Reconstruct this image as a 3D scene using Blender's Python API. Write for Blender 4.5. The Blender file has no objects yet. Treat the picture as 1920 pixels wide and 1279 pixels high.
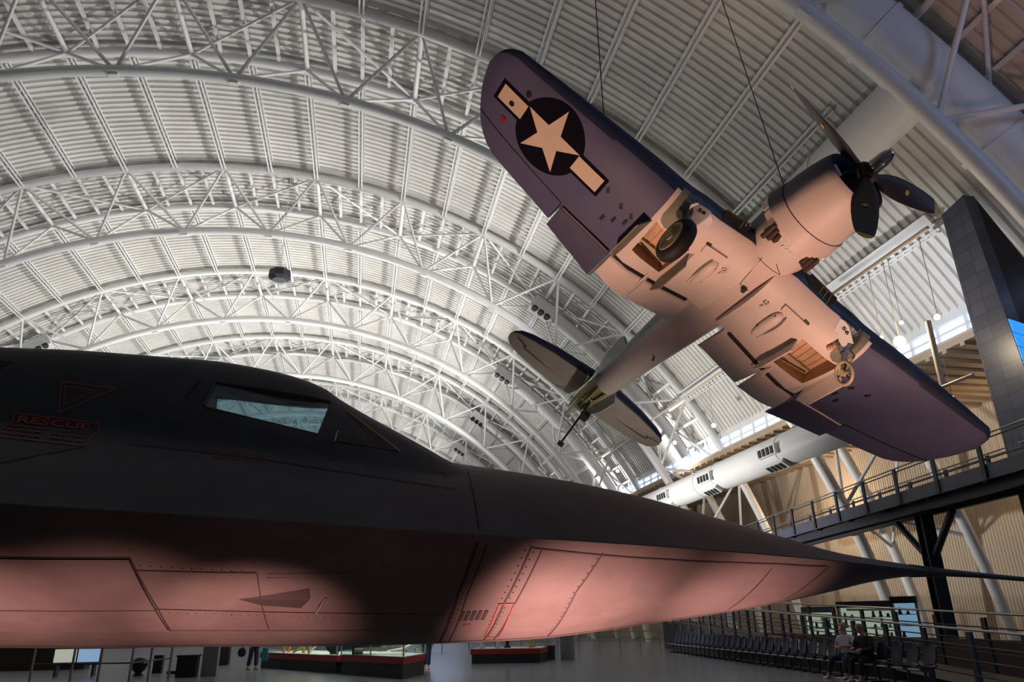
import bpy, bmesh, math, random
from math import sin, cos, pi, radians, sqrt, atan2
from mathutils import Vector, Matrix, Euler
random.seed(7)
SC = bpy.context.scene
COL = SC.collection

# ------------------------------------------------------------------ materials
def mat(name, col, rough=.5, metal=0., var=0., vscale=3., bump=0., bscale=40., spec=.5, emit=None, estr=0., coat=0.):
    m = bpy.data.materials.new(name); m.use_nodes = True
    nt = m.node_tree; b = nt.nodes['Principled BSDF']
    b.inputs['Base Color'].default_value = (*col, 1)
    b.inputs['Roughness'].default_value = rough
    b.inputs['Metallic'].default_value = metal
    b.inputs['Specular IOR Level'].default_value = spec
    b.inputs['Coat Weight'].default_value = coat
    if emit:
        b.inputs['Emission Color'].default_value = (*emit, 1)
        b.inputs['Emission Strength'].default_value = estr
    if var > 0 or bump > 0:
        tc = nt.nodes.new('ShaderNodeTexCoord')
        if var > 0:
            n = nt.nodes.new('ShaderNodeTexNoise'); n.inputs['Scale'].default_value = vscale
            n.inputs['Detail'].default_value = 6; n.inputs['Roughness'].default_value = .65
            nt.links.new(tc.outputs['Object'], n.inputs['Vector'])
            r = nt.nodes.new('ShaderNodeMapRange')
            r.inputs['From Min'].default_value = .3; r.inputs['From Max'].default_value = .7
            r.inputs['To Min'].default_value = 1 - var; r.inputs['To Max'].default_value = 1 + var
            nt.links.new(n.outputs['Fac'], r.inputs['Value'])
            mx = nt.nodes.new('ShaderNodeMix'); mx.data_type = 'RGBA'; mx.blend_type = 'MULTIPLY'
            mx.inputs[0].default_value = 1.
            mx.inputs[6].default_value = (*col, 1)
            nt.links.new(r.outputs['Result'], mx.inputs[7])
            nt.links.new(mx.outputs[2], b.inputs['Base Color'])
        if bump > 0:
            n2 = nt.nodes.new('ShaderNodeTexNoise'); n2.inputs['Scale'].default_value = bscale
            n2.inputs['Detail'].default_value = 4
            nt.links.new(tc.outputs['Object'], n2.inputs['Vector'])
            bp = nt.nodes.new('ShaderNodeBump'); bp.inputs['Strength'].default_value = bump
            bp.inputs['Distance'].default_value = .02
            nt.links.new(n2.outputs['Fac'], bp.inputs['Height'])
            nt.links.new(bp.outputs['Normal'], b.inputs['Normal'])
    return m

def glass_mat(name, tint, refl=.12, rough=.03):
    m = bpy.data.materials.new(name); m.use_nodes = True
    nt = m.node_tree; nt.nodes.clear()
    o = nt.nodes.new('ShaderNodeOutputMaterial'); mx = nt.nodes.new('ShaderNodeMixShader')
    t = nt.nodes.new('ShaderNodeBsdfTransparent'); t.inputs[0].default_value = (*tint, 1)
    g = nt.nodes.new('ShaderNodeBsdfGlossy'); g.inputs['Roughness'].default_value = rough
    mx.inputs[0].default_value = refl
    nt.links.new(t.outputs[0], mx.inputs[1]); nt.links.new(g.outputs[0], mx.inputs[2])
    nt.links.new(mx.outputs[0], o.inputs[0])
    return m

MT = {}
def M_(k): return MT[k]
MT.update(
    deck=mat('deck_white_paint', (.66, .645, .61), .55, var=.10, vscale=.5),
    steel=mat('white_steel_paint', (.74, .74, .73), .42, var=.05, vscale=1.2),
    duct=mat('white_duct_paint', (.74, .74, .73), .45, var=.04, vscale=.6),
    nozzle=mat('nozzle_black', (.012, .012, .014), .5),
    tan=mat('tan_siding_paint', (.44, .355, .26), .6, var=.10, vscale=.4),
    soffit=mat('soffit_tan', (.40, .31, .22), .6, var=.12, vscale=.5),
    tansteel=mat('beige_steel_paint', (.50, .41, .32), .5, var=.05),
    floor=mat('polished_concrete', (.20, .21, .25), .22, var=.28, vscale=.35, bump=.03, bscale=3.),
    wall=mat('wall_grey_paint', (.42, .41, .39), .7, var=.06),
    dark=mat('charcoal_blue_steel', (.030, .032, .045), .5, var=.1),
    fascia=mat('slate_blue_steel', (.075, .075, .115), .5, var=.12, vscale=2.),
    rail=mat('brushed_handrail', (.30, .285, .27), .35, metal=.6),
    black=mat('black_aircraft_paint', (.064, .062, .059), .58, var=.22, vscale=2.2, bump=.04, bscale=60.),
    blackpan=mat('black_panel_paint', (.068, .066, .063), .62, var=.15, vscale=5.),
    seam=mat('seam_shadow_black', (.010, .009, .009), .7),
    red=mat('stencil_red', (.42, .075, .06), .6, var=.2, vscale=30.),
    reddark=mat('stencil_red_toned_down', (.17, .030, .026), .7),  # same red, darkened against the strong pink lamps below
    gold=mat('worn_brass_frame', (.50, .40, .22), .45, metal=.2),
    glass=glass_mat('cockpit_glass', (.80, .93, .97), .24),
    glassdark=mat('dark_windshield_glass', (.012, .016, .018), .06, spec=.6),
    case_glass=glass_mat('case_glass', (.90, .95, .94), .06),
    navy=mat('navy_topside_paint', (.018, .028, .062), .5, var=.12, vscale=3.),
    midblue=mat('intermediate_blue_paint', (.088, .094, .175), .55, var=.10, vscale=1.5),
    flapblue=mat('flap_blue_paint', (.070, .074, .130), .55, var=.08, vscale=1.5),
    white=mat('white_underside_paint', (.68, .60, .53), .5, var=.07, vscale=1.3),
    whitegrey=mat('light_grey_plate', (.58, .60, .58), .5, var=.05),
    greygreen=mat('grey_green_fairing', (.17, .17, .125), .55, var=.08),
    primer=mat('bay_primer', (.56, .37, .21), .6, var=.18, vscale=5.),
    zinc=mat('zinc_chromate', (.26, .24, .07), .6, var=.2, vscale=6.),
    insig=mat('insignia_blue_black', (.006, .006, .012), .9, spec=.1),
    insigw=mat('insignia_cream', (.66, .56, .42), .55, var=.05, vscale=2.),
    rubber=mat('tyre_rubber', (.014, .010, .010), .7, var=.1),
    hubm=mat('wheel_hub', (.42, .36, .20), .45, var=.15),
    steelm=mat('bare_metal', (.45, .42, .38), .35, metal=.8),
    chrome=mat('polished_dome', (.72, .70, .66), .12, metal=1.),
    blade=mat('propeller_black', (.022, .019, .022), .42, var=.1),
    yellow=mat('blade_tip_yellow', (.62, .42, .03), .5),
    hook=mat('hook_black', (.012, .012, .012), .5),
    soot=mat('exhaust_soot', (.045, .025, .015), .7),
    tower=None, 
    seatb=mat('navy_seat_plastic', (.008, .012, .045), .48, var=.08, spec=.3),
    redbase=mat('red_case_base', (.30, .018, .014), .45),
    kick=mat('black_plinth', (.012, .011, .012), .6),
    alu=mat('aluminium_post', (.62, .63, .60), .35, metal=.6),
    bin=mat('grey_bin', (.20, .20, .20), .6),
    skin=mat('skin', (.52, .26, .18), .55),
    shirt=mat('pale_grey_shirt', (.55, .55, .62), .8),
    jeans=mat('dark_blue_jeans', (.020, .028, .075), .85),
    blackcloth=mat('black_clothes', (.012, .012, .014), .85),
    shoe=mat('white_trainers', (.60, .57, .52), .6),
    hair=mat('grey_hair', (.25, .22, .20), .8),
    paper=mat('paper_sheet', (.75, .73, .70), .7),
    tealbag=mat('teal_bag', (.01, .14, .22), .6),
    orange=mat('orange_suit_fabric', (.55, .16, .03), .7),
    ochre=mat('ochre_metal', (.45, .33, .06), .5),
    brown=mat('brown_cabinet', (.055, .028, .022), .55),
    lampbody=mat('lamp_housing', (.10, .07, .055), .45),
    lampglow=mat('lamp_glow', (1, 1, 1), .4, emit=(1., .93, .84), estr=14.),
    sunlamp=mat('bright_lamp_glow', (1, 1, 1), .4, emit=(1., .88, .70), estr=220.),
    daypane=mat('daylight_pane', (.5, .6, .8), .3, emit=(.55, .68, 1.), estr=1.5),
    casepanel=mat('lit_case_back', (.7, .75, .65), .5, emit=(.85, .92, .75), estr=.35),
    bluepanel=mat('lit_blue_screen', (.3, .5, .7), .4, emit=(.35, .55, .80), estr=.5),
    caselight=mat('case_light_panel', (.9, .9, .8), .5, emit=(.95, 1., .85), estr=2.5),
    kickgloss=mat('black_gloss', (.006, .006, .007), .12),
    pinkshade=mat('shade_pole', (.10, .10, .11), .5),
)

# ------------------------------------------------------------------ mesh builder
class MB:
    def __init__(s): s.v = []; s.f = []; s.m = []
    def add(s, vs, fs, mi=0):
        o = len(s.v); s.v += [tuple(v) for v in vs]
        for f in fs: s.f.append(tuple(i + o for i in f)); s.m.append(mi)
        return s
    def box(s, c, d, R=None, mi=0):
        x, y, z = d[0] / 2, d[1] / 2, d[2] / 2
        vs = [Vector((a, b, e)) for a in (-x, x) for b in (-y, y) for e in (-z, z)]
        if R is not None: vs = [R @ v for v in vs]
        c = Vector(c)
        return s.add([v + c for v in vs], [(0, 1, 3, 2), (4, 6, 7, 5), (0, 4, 5, 1), (2, 3, 7, 6), (0, 2, 6, 4), (1, 5, 7, 3)], mi)
    def tube(s, pts, r, n=8, caps=True, mi=0):
        pts = [Vector(p) for p in pts]; k = len(pts)
        rs = r if isinstance(r, (list, tuple)) else [r] * k
        up = None; rings = []
        for i, p in enumerate(pts):
            t = (pts[min(i + 1, k - 1)] - pts[max(i - 1, 0)]).normalized()
            if up is None:
                a = Vector((0, 0, 1)) if abs(t.z) < .9 else Vector((1, 0, 0))
                up = (a - t * a.dot(t)).normalized()
            else: up = (up - t * up.dot(t)).normalized()
            w = t.cross(up)
            rings.append([p + (up * cos(2 * pi * j / n) + w * sin(2 * pi * j / n)) * rs[i] for j in range(n)])
        return s.rings(rings, caps, mi)
    def rings(s, rings, caps=True, mi=0, mif=None):
        n = len(rings[0]); vs = [v for r in rings for v in r]; o = len(s.v)
        s.v += [tuple(v) for v in vs]
        for i in range(len(rings) - 1):
            for j in range(n):
                a, b = o + i * n + j, o + i * n + (j + 1) % n
                s.f.append((a, b, b + n, a + n)); s.m.append(mif(i, j) if mif else mi)
        if caps:
            s.f.append(tuple(o + j for j in reversed(range(n)))); s.m.append(mi)
            e = o + (len(rings) - 1) * n
            s.f.append(tuple(e + j for j in range(n))); s.m.append(mi)
        return s
    def prism(s, poly, ext, mi=0):
        p = [Vector(q) for q in poly]; e = Vector(ext); n = len(p)
        fs = [tuple(reversed(range(n))), tuple(range(n, 2 * n))] + [(i, (i + 1) % n, n + (i + 1) % n, n + i) for i in range(n)]
        return s.add(p + [q + e for q in p], fs, mi)
    def ball(s, c, r, nu=12, nv=8, sc=(1, 1, 1), mi=0):
        c = Vector(c); rings = []
        for i in range(1, nv):
            a = pi * i / nv
            rings.append([c + Vector((r * sc[0] * sin(a) * cos(2 * pi * j / nu), r * sc[1] * sin(a) * sin(2 * pi * j / nu), r * sc[2] * cos(a))) for j in range(nu)])
        return s.rings(rings, True, mi)
    def build(s, name, mats, parent=None, smooth=False, fix=True, sharp=None):
        me = bpy.data.meshes.new(name)
        me.from_pydata(s.v, [], s.f)
        if not isinstance(mats, (list, tuple)): mats = [mats]
        for m in mats: me.materials.append(MT[m] if isinstance(m, str) else m)
        if len(mats) > 1: me.polygons.foreach_set('material_index', s.m)
        if fix:
            bm = bmesh.new(); bm.from_mesh(me)
            bmesh.ops.recalc_face_normals(bm, faces=bm.faces); bm.to_mesh(me); bm.free()
        if smooth:
            me.polygons.foreach_set('use_smooth', [True] * len(me.polygons))
            if sharp: me.set_sharp_from_angle(angle=radians(sharp))
        me.update()
        o = bpy.data.objects.new(name, me); COL.objects.link(o)
        if parent: o.parent = parent
        return o

def empty(name, loc=(0, 0, 0), M=None):
    o = bpy.data.objects.new(name, None); COL.objects.link(o); o.empty_display_size = .2
    if M is not None: o.matrix_world = M
    else: o.location = loc
    return o
def tag(o, label, cat, group=None):
    o['label'] = label; o['category'] = cat
    if group: o['group'] = group
    return o
def struct(o): o['kind'] = 'structure'; return o
def copy_tree(o, parent=None):
    c = o.copy(); COL.objects.link(c)
    if parent: c.parent = parent
    for ch in [q for q in bpy.data.objects if q.parent == o]: copy_tree(ch, c)
    return c
KIDS = {}
def fast_copy(o, kids):
    c = o.copy(); COL.objects.link(c)
    for k in kids:
        d = k.copy(); COL.objects.link(d); d.parent = c
    return c
def rotz(a): return Matrix.Rotation(a, 3, 'Z')
def ordinal(n): return ['first', 'second', 'third', 'fourth', 'fifth', 'sixth', 'seventh', 'eighth', 'ninth', 'tenth', 'eleventh', 'twelfth', 'thirteenth', 'fourteenth', 'fifteenth', 'sixteenth', 'seventeenth', 'eighteenth', 'nineteenth', 'twentieth', 'twenty-first', 'twenty-second', 'twenty-third', 'twenty-fourth', 'twenty-fifth', 'twenty-sixth', 'twenty-seventh'][n]

# ------------------------------------------------------------------ camera
YAW, PITCH, ROLL, FPX = .1998, .3676, -.0155, 1374.83
F = Vector((sin(YAW) * cos(PITCH), cos(YAW) * cos(PITCH), sin(PITCH)))
R0 = Vector((cos(YAW), -sin(YAW), 0)); U0 = R0.cross(F)
Rv = R0 * cos(ROLL) + U0 * sin(ROLL); Uv = -R0 * sin(ROLL) + U0 * cos(ROLL)
cam = bpy.data.cameras.new('camera'); co = bpy.data.objects.new('camera', cam); COL.objects.link(co)
co.matrix_world = Matrix(((Rv.x, Uv.x, -F.x, 0), (Rv.y, Uv.y, -F.y, 0), (Rv.z, Uv.z, -F.z, 1.5), (0, 0, 0, 1)))
cam.sensor_width = 36.; cam.lens = 36. * FPX / 1920.; cam.clip_start = .05; cam.clip_end = 500
SC.camera = co
# ------------------------------------------------------------------ the hall
CX, CZ, RT, RB, TH0, DTH, Y0, TW = -7.862, -5.49, 34.526, 31.2736, .1057, .1668, 29.9066, 4.8716
RD = RT + .42
def arc(R, th, y=0.): return Vector((CX + R * sin(th), y, CZ + R * cos(th)))
def thk(k): return TH0 + k * DTH
# corrugated ceiling deck
def make_deck():
    m = MB(); per = .42; y = -14.; ys = []
    while y < 152:
        ys += [(y, 0.), (y + .17, 0.), (y + .21, .11), (y + .38, .11)]
        y += per
    ths = [thk(-8.4) + (thk(5.55) - thk(-8.4)) * i / 60 for i in range(61)]
    vs = []; 
    for yy, d in ys:
        for t in ths: vs.append(arc(RD + d, t, yy))
    n = len(ths)
    fs = [(i * n + j, i * n + j + 1, (i + 1) * n + j + 1, (i + 1) * n + j) for i in range(len(ys) - 1) for j in range(n - 1)]
    m.add(vs, fs)
    # outer skin so that the roof has a thickness
    vs = []
    for yy in (-14., 152.):
        for t in ths: vs.append(arc(RD + .5, t, yy))
    m.add(vs, [(j, j + 1, n + j + 1, n + j) for j in range(n - 1)])
    return struct(m.build('ceiling', 'deck', fix=False))
make_deck()
struct(MB().box((-7, 69, -.15), (92, 166, .3)).build('floor', 'floor'))
# corrugated right wall
def corr_wall(x, y0, y1, z0, z1, per=.19, dep=.028):
    m = MB(); prof = []; y = y0
    while y < y1:
        prof += [(x, y), (x, y + .5 * per), (x + dep, y + .62 * per), (x + dep, y + .88 * per)]; y += per
    n = len(prof)
    vs = [(a, b, z) for z in (z0, z1) for a, b in prof] + [(x + .4, b, z) for z in (z0, z1) for a, b in prof]
    fs = [(i, i + 1, n + i + 1, n + i) for i in range(n - 1)] + [(2 * n + i, 2 * n + i + 1, 3 * n + i + 1, 3 * n + i) for i in range(n - 1)]
    m.add(vs, fs); return m
XW = 29.
struct(corr_wall(XW, -14, 152, 0, 11.2).build('wall_right', 'tan', fix=False))
struct(MB().box((-47.5, 69, 8), (.4, 166, 16)).build('wall_left', 'wall'))
struct(MB().box((-7, 152.2, 16), (92, .4, 32)).build('wall_back', 'wall'))
struct(MB().box((-7, -14.2, 16), (92, .4, 32)).build('wall_front', 'wall'))
# side-bay soffit with ribs, and the clerestory strip above it
s = MB().box((25.4, 69, 11.25), (7.4, 166, .25))
for i in range(180): s.box((25.4, -13 + i * .92, 11.06), (7.4, .22, .14))
struct(s.build('trim_1', 'soffit'))
XE = arc(RD, thk(5.55)).x; ZE = arc(RD, thk(5.55)).z
struct(MB().box((XE + .1, 69, ZE + .05), (.35, 166, .4)).build('trim_2', 'steel'))
struct(MB().box((XE + .1, 69, 11.45), (.5, 166, .3)).build('trim_3', 'tansteel'))
for i, (a, b) in enumerate([(-14, 20.5), (20.5, 35.5), (35.5, 50.5), (50.5, 65.5), (65.5, 80.5), (80.5, 110), (110, 152)]):
    w = struct(MB().box((XE + .2, (a + b) / 2, (ZE + 11.4) / 2), (.04, b - a - .1, ZE - 11.5)).build('window_%d' % (i + 1), 'daypane'))
    fr = MB(); yy = a
    while yy < b: fr.box((XE + .12, yy + .05, (ZE + 11.4) / 2), (.12, .10, ZE - 11.4)); yy += 1.5
    fr.box((XE + .12, (a + b) / 2, (ZE + 11.4) / 2 + .05), (.10, b - a, .07))
    fr.build('window_frame', 'steel', w)
# back wall daylight window
w8 = struct(MB().box((8, 151.9, 17), (26, .06, 7)).build('window_8', 'daypane'))
fb = MB()
for i in range(14): fb.box((-5 + i * 2, 151.84, 17), (.15, .1, 7))
for z in (13.5, 15.3, 17, 18.8, 20.5): fb.box((8, 151.84, z), (26, .1, .15))
fb.build('window_frame', 'steel', w8)

# ---- trusses: three tube chords and a lattice of braces
KN = list(range(-7, 8))
def seg_tube(a, b, r, n=8): return MB().tube([a, b], r, n)
def make_truss():
    root = empty('roof_truss', (CX, 0, 0)); kids = []
    off = Vector((CX, 0, 0))
    def P(kind, k): return arc(RB if kind == 0 else RT, thk(k), kind * TW / 2) - off
    for kind in (-1, 1, 0):
        ks = [-7.6 + i * .2 for i in range(int(15.9 / .2) + 1)]
        kids.append(MB().tube([P(kind, k) for k in ks], .24 if kind else .26, 12).build('top_chord' if kind else 'bottom_chord', 'steel', root, smooth=True, sharp=50))
    for k in [q + .5 for q in range(-7, 7)]:
        b = P(0, k)
        for kind in (-1, 1):
            for kk in (k - .5, k + .5):
                kids.append(seg_tube(b, P(kind, kk), .085).build('web_brace', 'steel', root, smooth=True, sharp=50))
        kids.append(MB().box(b - Vector((0, 0, .27)), (.42, .26, .10), Matrix.Rotation(thk(k), 3, 'Y')).build('node_plate', 'steel', root))
    near = True
    for k in range(0, 7):
        a, b = (P(-1, k), P(1, k + 1)) if k % 2 == 0 else (P(1, k), P(-1, k + 1))
        kids.append(seg_tube(a, b, .075).build('plan_brace', 'steel', root, smooth=True, sharp=50))
        a, b = (P(-1, -1 - k), P(1, -2 - k)) if k % 2 == 0 else (P(1, -1 - k), P(-1, -2 - k))
        if k < 6: kids.append(seg_tube(a, b, .075).build('plan_brace', 'steel', root, smooth=True, sharp=50))
    kids.append(seg_tube(P(-1, 0), P(1, -1), .075).build('plan_brace', 'steel', root, smooth=True, sharp=50))
    for i in range(-28, 23):
        k = i / 4.
        th = thk(k); a = arc(RT + .12, th, -TW / 2) - off; b = arc(RT + .12, th, TW / 2) - off
        if i % 4 == 0:
            kids.append(MB().tube([P(-1, k), P(1, k)], .13, 8).build('cross_strut', 'steel', root, smooth=True, sharp=50))
        else:
            Rm = Matrix.Rotation(th, 3, 'Y')
            kids.append(MB().box((a + b) / 2, (.16, TW, .2), Rm).build('flat_strut', 'steel', root))
    return root, kids
T0, TK = make_truss()
TL = ['behind the propeller at the upper right corner', 'passing behind the tip of the starred wing', 'crossing behind the lowered wing flaps', 'passing behind the dark hanging loudspeaker', 'just above the cockpit hump', 'low behind the black nose, sixth from the front', 'low behind the black nose, seventh from the front', 'farthest one above the black nose']
TG = 'white arched roof trusses'
for j in range(-1, 7):
    t = T0 if j == -1 else fast_copy(T0, TK)
    t.location = (CX, Y0 + 15 * j, 0)
    tag(t, 'white tubular arched roof truss ' + TL[j + 1], 'roof truss', TG)

# ---- open web purlins between the trusses
LP = 15 - TW - .3
def purlin_parts(L, hh, merged=False, deep=False):
    bc = MB()
    for sx in (-1, 1): bc.box((sx * .10, 0, -hh + .03), (.07, L, .10))
    tc = MB()
    for sx in (-1, 1): tc.box((sx * .09, 0, -.02), (.07, L, .07))
    wb = MB(); n = int(L / .55); 
    for i in range(n):
        y = -L / 2 + L * i / n; y2 = y + L / n; ym = (y + y2) / 2
        wb.tube([(0, y, -.05), (0, ym, -hh + .03)], .022, 5); wb.tube([(0, ym, -hh + .03), (0, y2, -.05)], .022, 5)
    return bc, tc, wb
def make_purlin(L, hh):
    r = empty('roof_purlin'); bc, tc, wb = purlin_parts(L, hh)
    return r, [bc.build('bottom_chord', 'steel', r), tc.build('top_chord', 'steel', r), wb.build('lattice_web', 'steel', r)]
P0, PK = make_purlin(LP, .62)
bc, tc, wb = purlin_parts(LP, .62)
al = MB()
for q in (bc, tc, wb): al.add(q.v, q.f)
PM = al.build('roof_purlin', 'steel')
used0 = usedm = False
BAY = {-1: 'bay above the propeller', 0: 'bay behind the starred wing', 1: 'bay before the loudspeaker', 2: 'bay behind the loudspeaker', 3: 'fourth bay back', 4: 'fifth bay back', 5: 'farthest bay'}
PS, PSK = make_purlin(LP - 2.4, .62)
usedS = False
for j in range(-1, 6):
    yc = Y0 + 15 * j + 7.5
    for i in range(-13, 11):
        k = i / 2.
        if j == -1 and k < 0: continue
        if j == 0 and k < -3.6: continue
        if j >= 4 and (k < -4 or k > 5): continue
        th = thk(k); p = arc(RD - .02, th, yc)
        if j == -1 and k >= 4:
            if not usedS: o = PS; usedS = True
            else: o = fast_copy(PS, PSK)
            p.y += 1.2
        elif j <= 1:
            if not used0: o = P0; used0 = True
            else: o = fast_copy(P0, PK)
        else:
            if not usedm: o = PM; usedm = True
            else: o = PM.copy(); COL.objects.link(o)
        o.location = p; o.rotation_euler = (0, th, 0)
        side = 'right' if i >= -1 else 'left'; nn = i + 1 if i >= -1 else -i - 1
        tag(o, ('white lattice purlin in the %s, %s %s of the crown' % (BAY[j], ordinal(nn), side)) if nn else 'white lattice purlin on the crown of the ' + BAY[j], 'purlin', 'white lattice roof purlins')

# ---- flat eave girders with a castellated strip, between the last purlins
for (ya, yb, lab) in ((20.0, Y0 - TW / 2 - .3, 'wide pale eave girder with a castellated strip above the flood lamps'), (Y0 + TW / 2 + .3, Y0 + 15 - TW / 2 - .3, 'wide pale eave girder between the wing flaps and the side duct')):
    th = thk(4.98); p = arc(RT - .15, th, (ya + yb) / 2); g = empty('eave_girder', p); g.rotation_euler = (0, th, 0); L = yb - ya
    MB().box((-.2, 0, 0), (.55, L, .10)).build('girder_plate', 'steel', g)
    MB().box((.34, 0, -.02), (.06, L, .14)).build('girder_flange', 'steel', g)
    n = int(L / .42)
    for i in range(n): MB().box((.19, -L / 2 + (i + .5) * L / n, -.02), (.26, .2, .05)).build('castellation', 'steel', g)
    tag(g, lab, 'girder')

# ---- arched air ducts inside the trusses, ending in a box of three nozzles
def make_arch_duct(side, rad=.50, R=RT - .75, yy=1.25):
    r = empty('arched_air_duct', (CX, 0, 0)); off = Vector((CX, 0, 0))
    ks = [3.15 + i * .15 for i in range(17)] if side > 0 else [-4.2 - i * .15 for i in range(20)]
    p = [arc(R, thk(k), yy) - off for k in ks]
    a = MB().tube(p, rad, 24).build('duct_pipe', 'duct', r, smooth=True, sharp=50)
    kids = [a]
    for q in (5, 11):
        t = (p[q + 1] - p[q - 1]).normalized() * .09
        kids.append(MB().tube([p[q] - t, p[q] + t], rad * 1.06, 24).build('duct_collar', 'duct', r, smooth=True, sharp=40))
    th = thk(ks[0] - .1 * side); c = arc(R, th, yy) - off; Rm = Matrix.Rotation(th, 3, 'Y')
    kids.append(MB().box(c, (1.9, 1.0, .95), Rm).build('nozzle_box', 'duct', r))
    for i in (-1, 0, 1):
        cc = c + Rm @ Vector((i * .52, -.42, -.46)); d = Rm @ Vector((0, -.45, -.9))
        kids.append(MB().tube([cc - d * .05, cc + d * .14], [.24, .21], 14).build('round_nozzle', 'nozzle', r, smooth=True, sharp=40))
    return r, kids
for side in (1, -1):
    D0, DK = make_arch_duct(side); first = True
    BIG = make_arch_duct(1, 1.0, RT - 1.35, .55)[0] if side > 0 else None
    for j in (range(-1, 7) if side > 0 else range(1, 5)):
        if j == -1: o = BIG
        else:
            o = D0 if first else fast_copy(D0, DK); first = False
        o.location = (CX, Y0 + 15 * j, 0)
        where = {-1: 'at the upper right corner beside the blue-lit chord', 0: 'hidden behind the hanging fighter', 1: 'with nozzles beside the starred wing flaps', 2: 'with nozzles left of the tailplane', 3: 'third along the right side past the tailplane', 4: 'fourth along the right side above the cockpit', 5: 'fifth along the right side', 6: 'farthest along the right side'}[j]
        if side < 0: where = {1: 'above the left edge', 2: 'with nozzles just above the black fuselage at left', 3: 'low behind the black fuselage at left', 4: 'farthest at left behind the fuselage'}[j]
        tag(o, 'white arched air duct ' + where, 'air duct', 'arched air ducts')
# header duct joining the first two arched ducts
hp = arc(RT - 1.5, thk(4.28), 0)
h = empty('header_air_duct', (hp.x, Y0 - 12.5, hp.z))
MB().tube([(0, -2.2, 0), (0, 4, 0), (0, 8, 0), (0, 12.6, 0)], .88, 28).build('duct_pipe', 'duct', h, smooth=True, sharp=50)
MB().tube([(0, 3, 0), (0, 3.2, 0)], .91, 28).build('duct_collar', 'duct', h, smooth=True, sharp=40)
tag(h, 'thick straight white air duct behind the propeller', 'air duct')

# ---- long horizontal duct on the right side with louvred outlets
dx, dz = 18., 8.42
h = empty('side_air_duct', (dx, 20, dz))
MB().tube([(0, q, 0) for q in (1.2, 10, 20, 30, 40, 60, 90)], .72, 32).build('duct_pipe', 'duct', h, smooth=True, sharp=50)
for q in (8.6, 14.9, 17.0, 22.5, 30, 38): MB().tube([(0, q - .06, 0), (0, q + .06, 0)], .745, 32).build('duct_collar', 'duct', h, smooth=True, sharp=40)
def outlet(y, ang, name):
    d = Vector((-cos(ang), 0, sin(ang))); Rm = Matrix.Rotation(ang, 3, 'Y')
    c = d * .78; o = MB().box(c + Vector((0, y, 0)), (.22, 1.5, .42), Rm).build('outlet_box', 'duct', h)
    for i in range(4):
        e = d * .90
        MB().box(e + Vector((0, y - .5 + i * .34, 0)), (.06, .2, .32), Rm).build('louvre_slot', 'nozzle', o)
for y in (8.95, 15.3, 21., 27., 34.):
    outlet(y, radians(-5), 'a'); outlet(y, radians(-58), 'b')
tag(h, 'long thick white air duct with black louvred outlets along the right side', 'air duct')

# ---- hanging loudspeaker
sp = MB(); ring = []
for z, r in ((.38, .34), (.22, .62), (-.22, .66), (-.38, .42)): ring.append([Vector((r * cos(pi / 8 + pi / 4 * i) * 1.05, r * sin(pi / 8 + pi / 4 * i), z)) for i in range(8)])
h = empty('hanging_loudspeaker', (-5.85, 42.4, 21.65))
sp.rings(ring).build('speaker_cabinet', 'dark', h)
MB().tube([(0, 0, .3), (0, 0, 7.2)], .02, 6).build('hanging_rod', 'steel', h)
tag(h, 'dark octagonal loudspeaker hanging below the white roof', 'loudspeaker')
# ------------------------------------------------------------------ black reconnaissance jet: hull surface functions
SX=[-12,-9.5,-8.4,-7.24,-6.72,-6.16,-5.55,-4.63,-3.95,-3.16,-2.38,-1.72,-1.23,-.82,-.45,0.]
SW=[2.1,1.96,1.88,1.79,1.73,1.66,1.55,1.36,1.26,1.12,.92,.72,.53,.35,.17,.035]
TX=[-12,-8.33,-7.0,-6.2,-4.64,-3.86,-2.97,-2.27,-1.66,-1.03,-.55,0.]
TZ=[1.0,.95,.92,.89,.76,.69,.57,.42,.28,.14,.085,.03]
HX=[-12,-8.33,-7.52,-6.68,-6.23,-5.96,-5.72,-5.58,-4.64,-4.3,0]
HZ=[1.42,1.45,1.48,1.48,1.44,1.39,1.31,1.22,.74,.5,0.]
BX=[-12,-7.77,-7.06,-6.32,-5.54,-4.71,-3.85,-3.39,-2.73,-2.19,-1.67,-1.14,-.63,-.29,0.]
BZ=[.82,.78,.77,.75,.735,.705,.655,.60,.50,.42,.33,.22,.105,.055,.035]
def cub(X,Y,x):
    # monotone piecewise cubic
    n=len(X)
    if x<=X[0]: return Y[0]
    if x>=X[-1]: return Y[-1]
    i=0
    while X[i+1]<x:i+=1
    h=[X[k+1]-X[k] for k in range(n-1)];d=[(Y[k+1]-Y[k])/h[k] for k in range(n-1)]
    def m(k):
        if k==0:return d[0]
        if k==n-1:return d[-1]
        if d[k-1]*d[k]<=0:return 0.
        return 2*d[k-1]*d[k]/(d[k-1]+d[k])
    t=(x-X[i])/h[i];m0=m(i)*h[i];m1=m(i+1)*h[i]
    return Y[i]*(2*t**3-3*t*t+1)+m0*(t**3-2*t*t+t)+Y[i+1]*(-2*t**3+3*t*t)+m1*(t**3-t*t)
def srw(x): return cub(SX,SW,x)
def ztop(x,y):
    w=srw(x);u=min(abs(y)/w,1.)
    zt=cub(TX,TZ,x)
    z=zt*(.72*(1-u*u)+.28*(1-u)**1.5)
    if x<-4.3:
        hz=cub(HX,HZ,x);yh=.80
        v=abs(y)/yh
        if v<1:
            hh=hz*(1-v**2.3)**.55
            k=.06;a=max(k-abs(z-hh),0)/k
            z=max(z,hh)+a*a*k*.25
    return z
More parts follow.
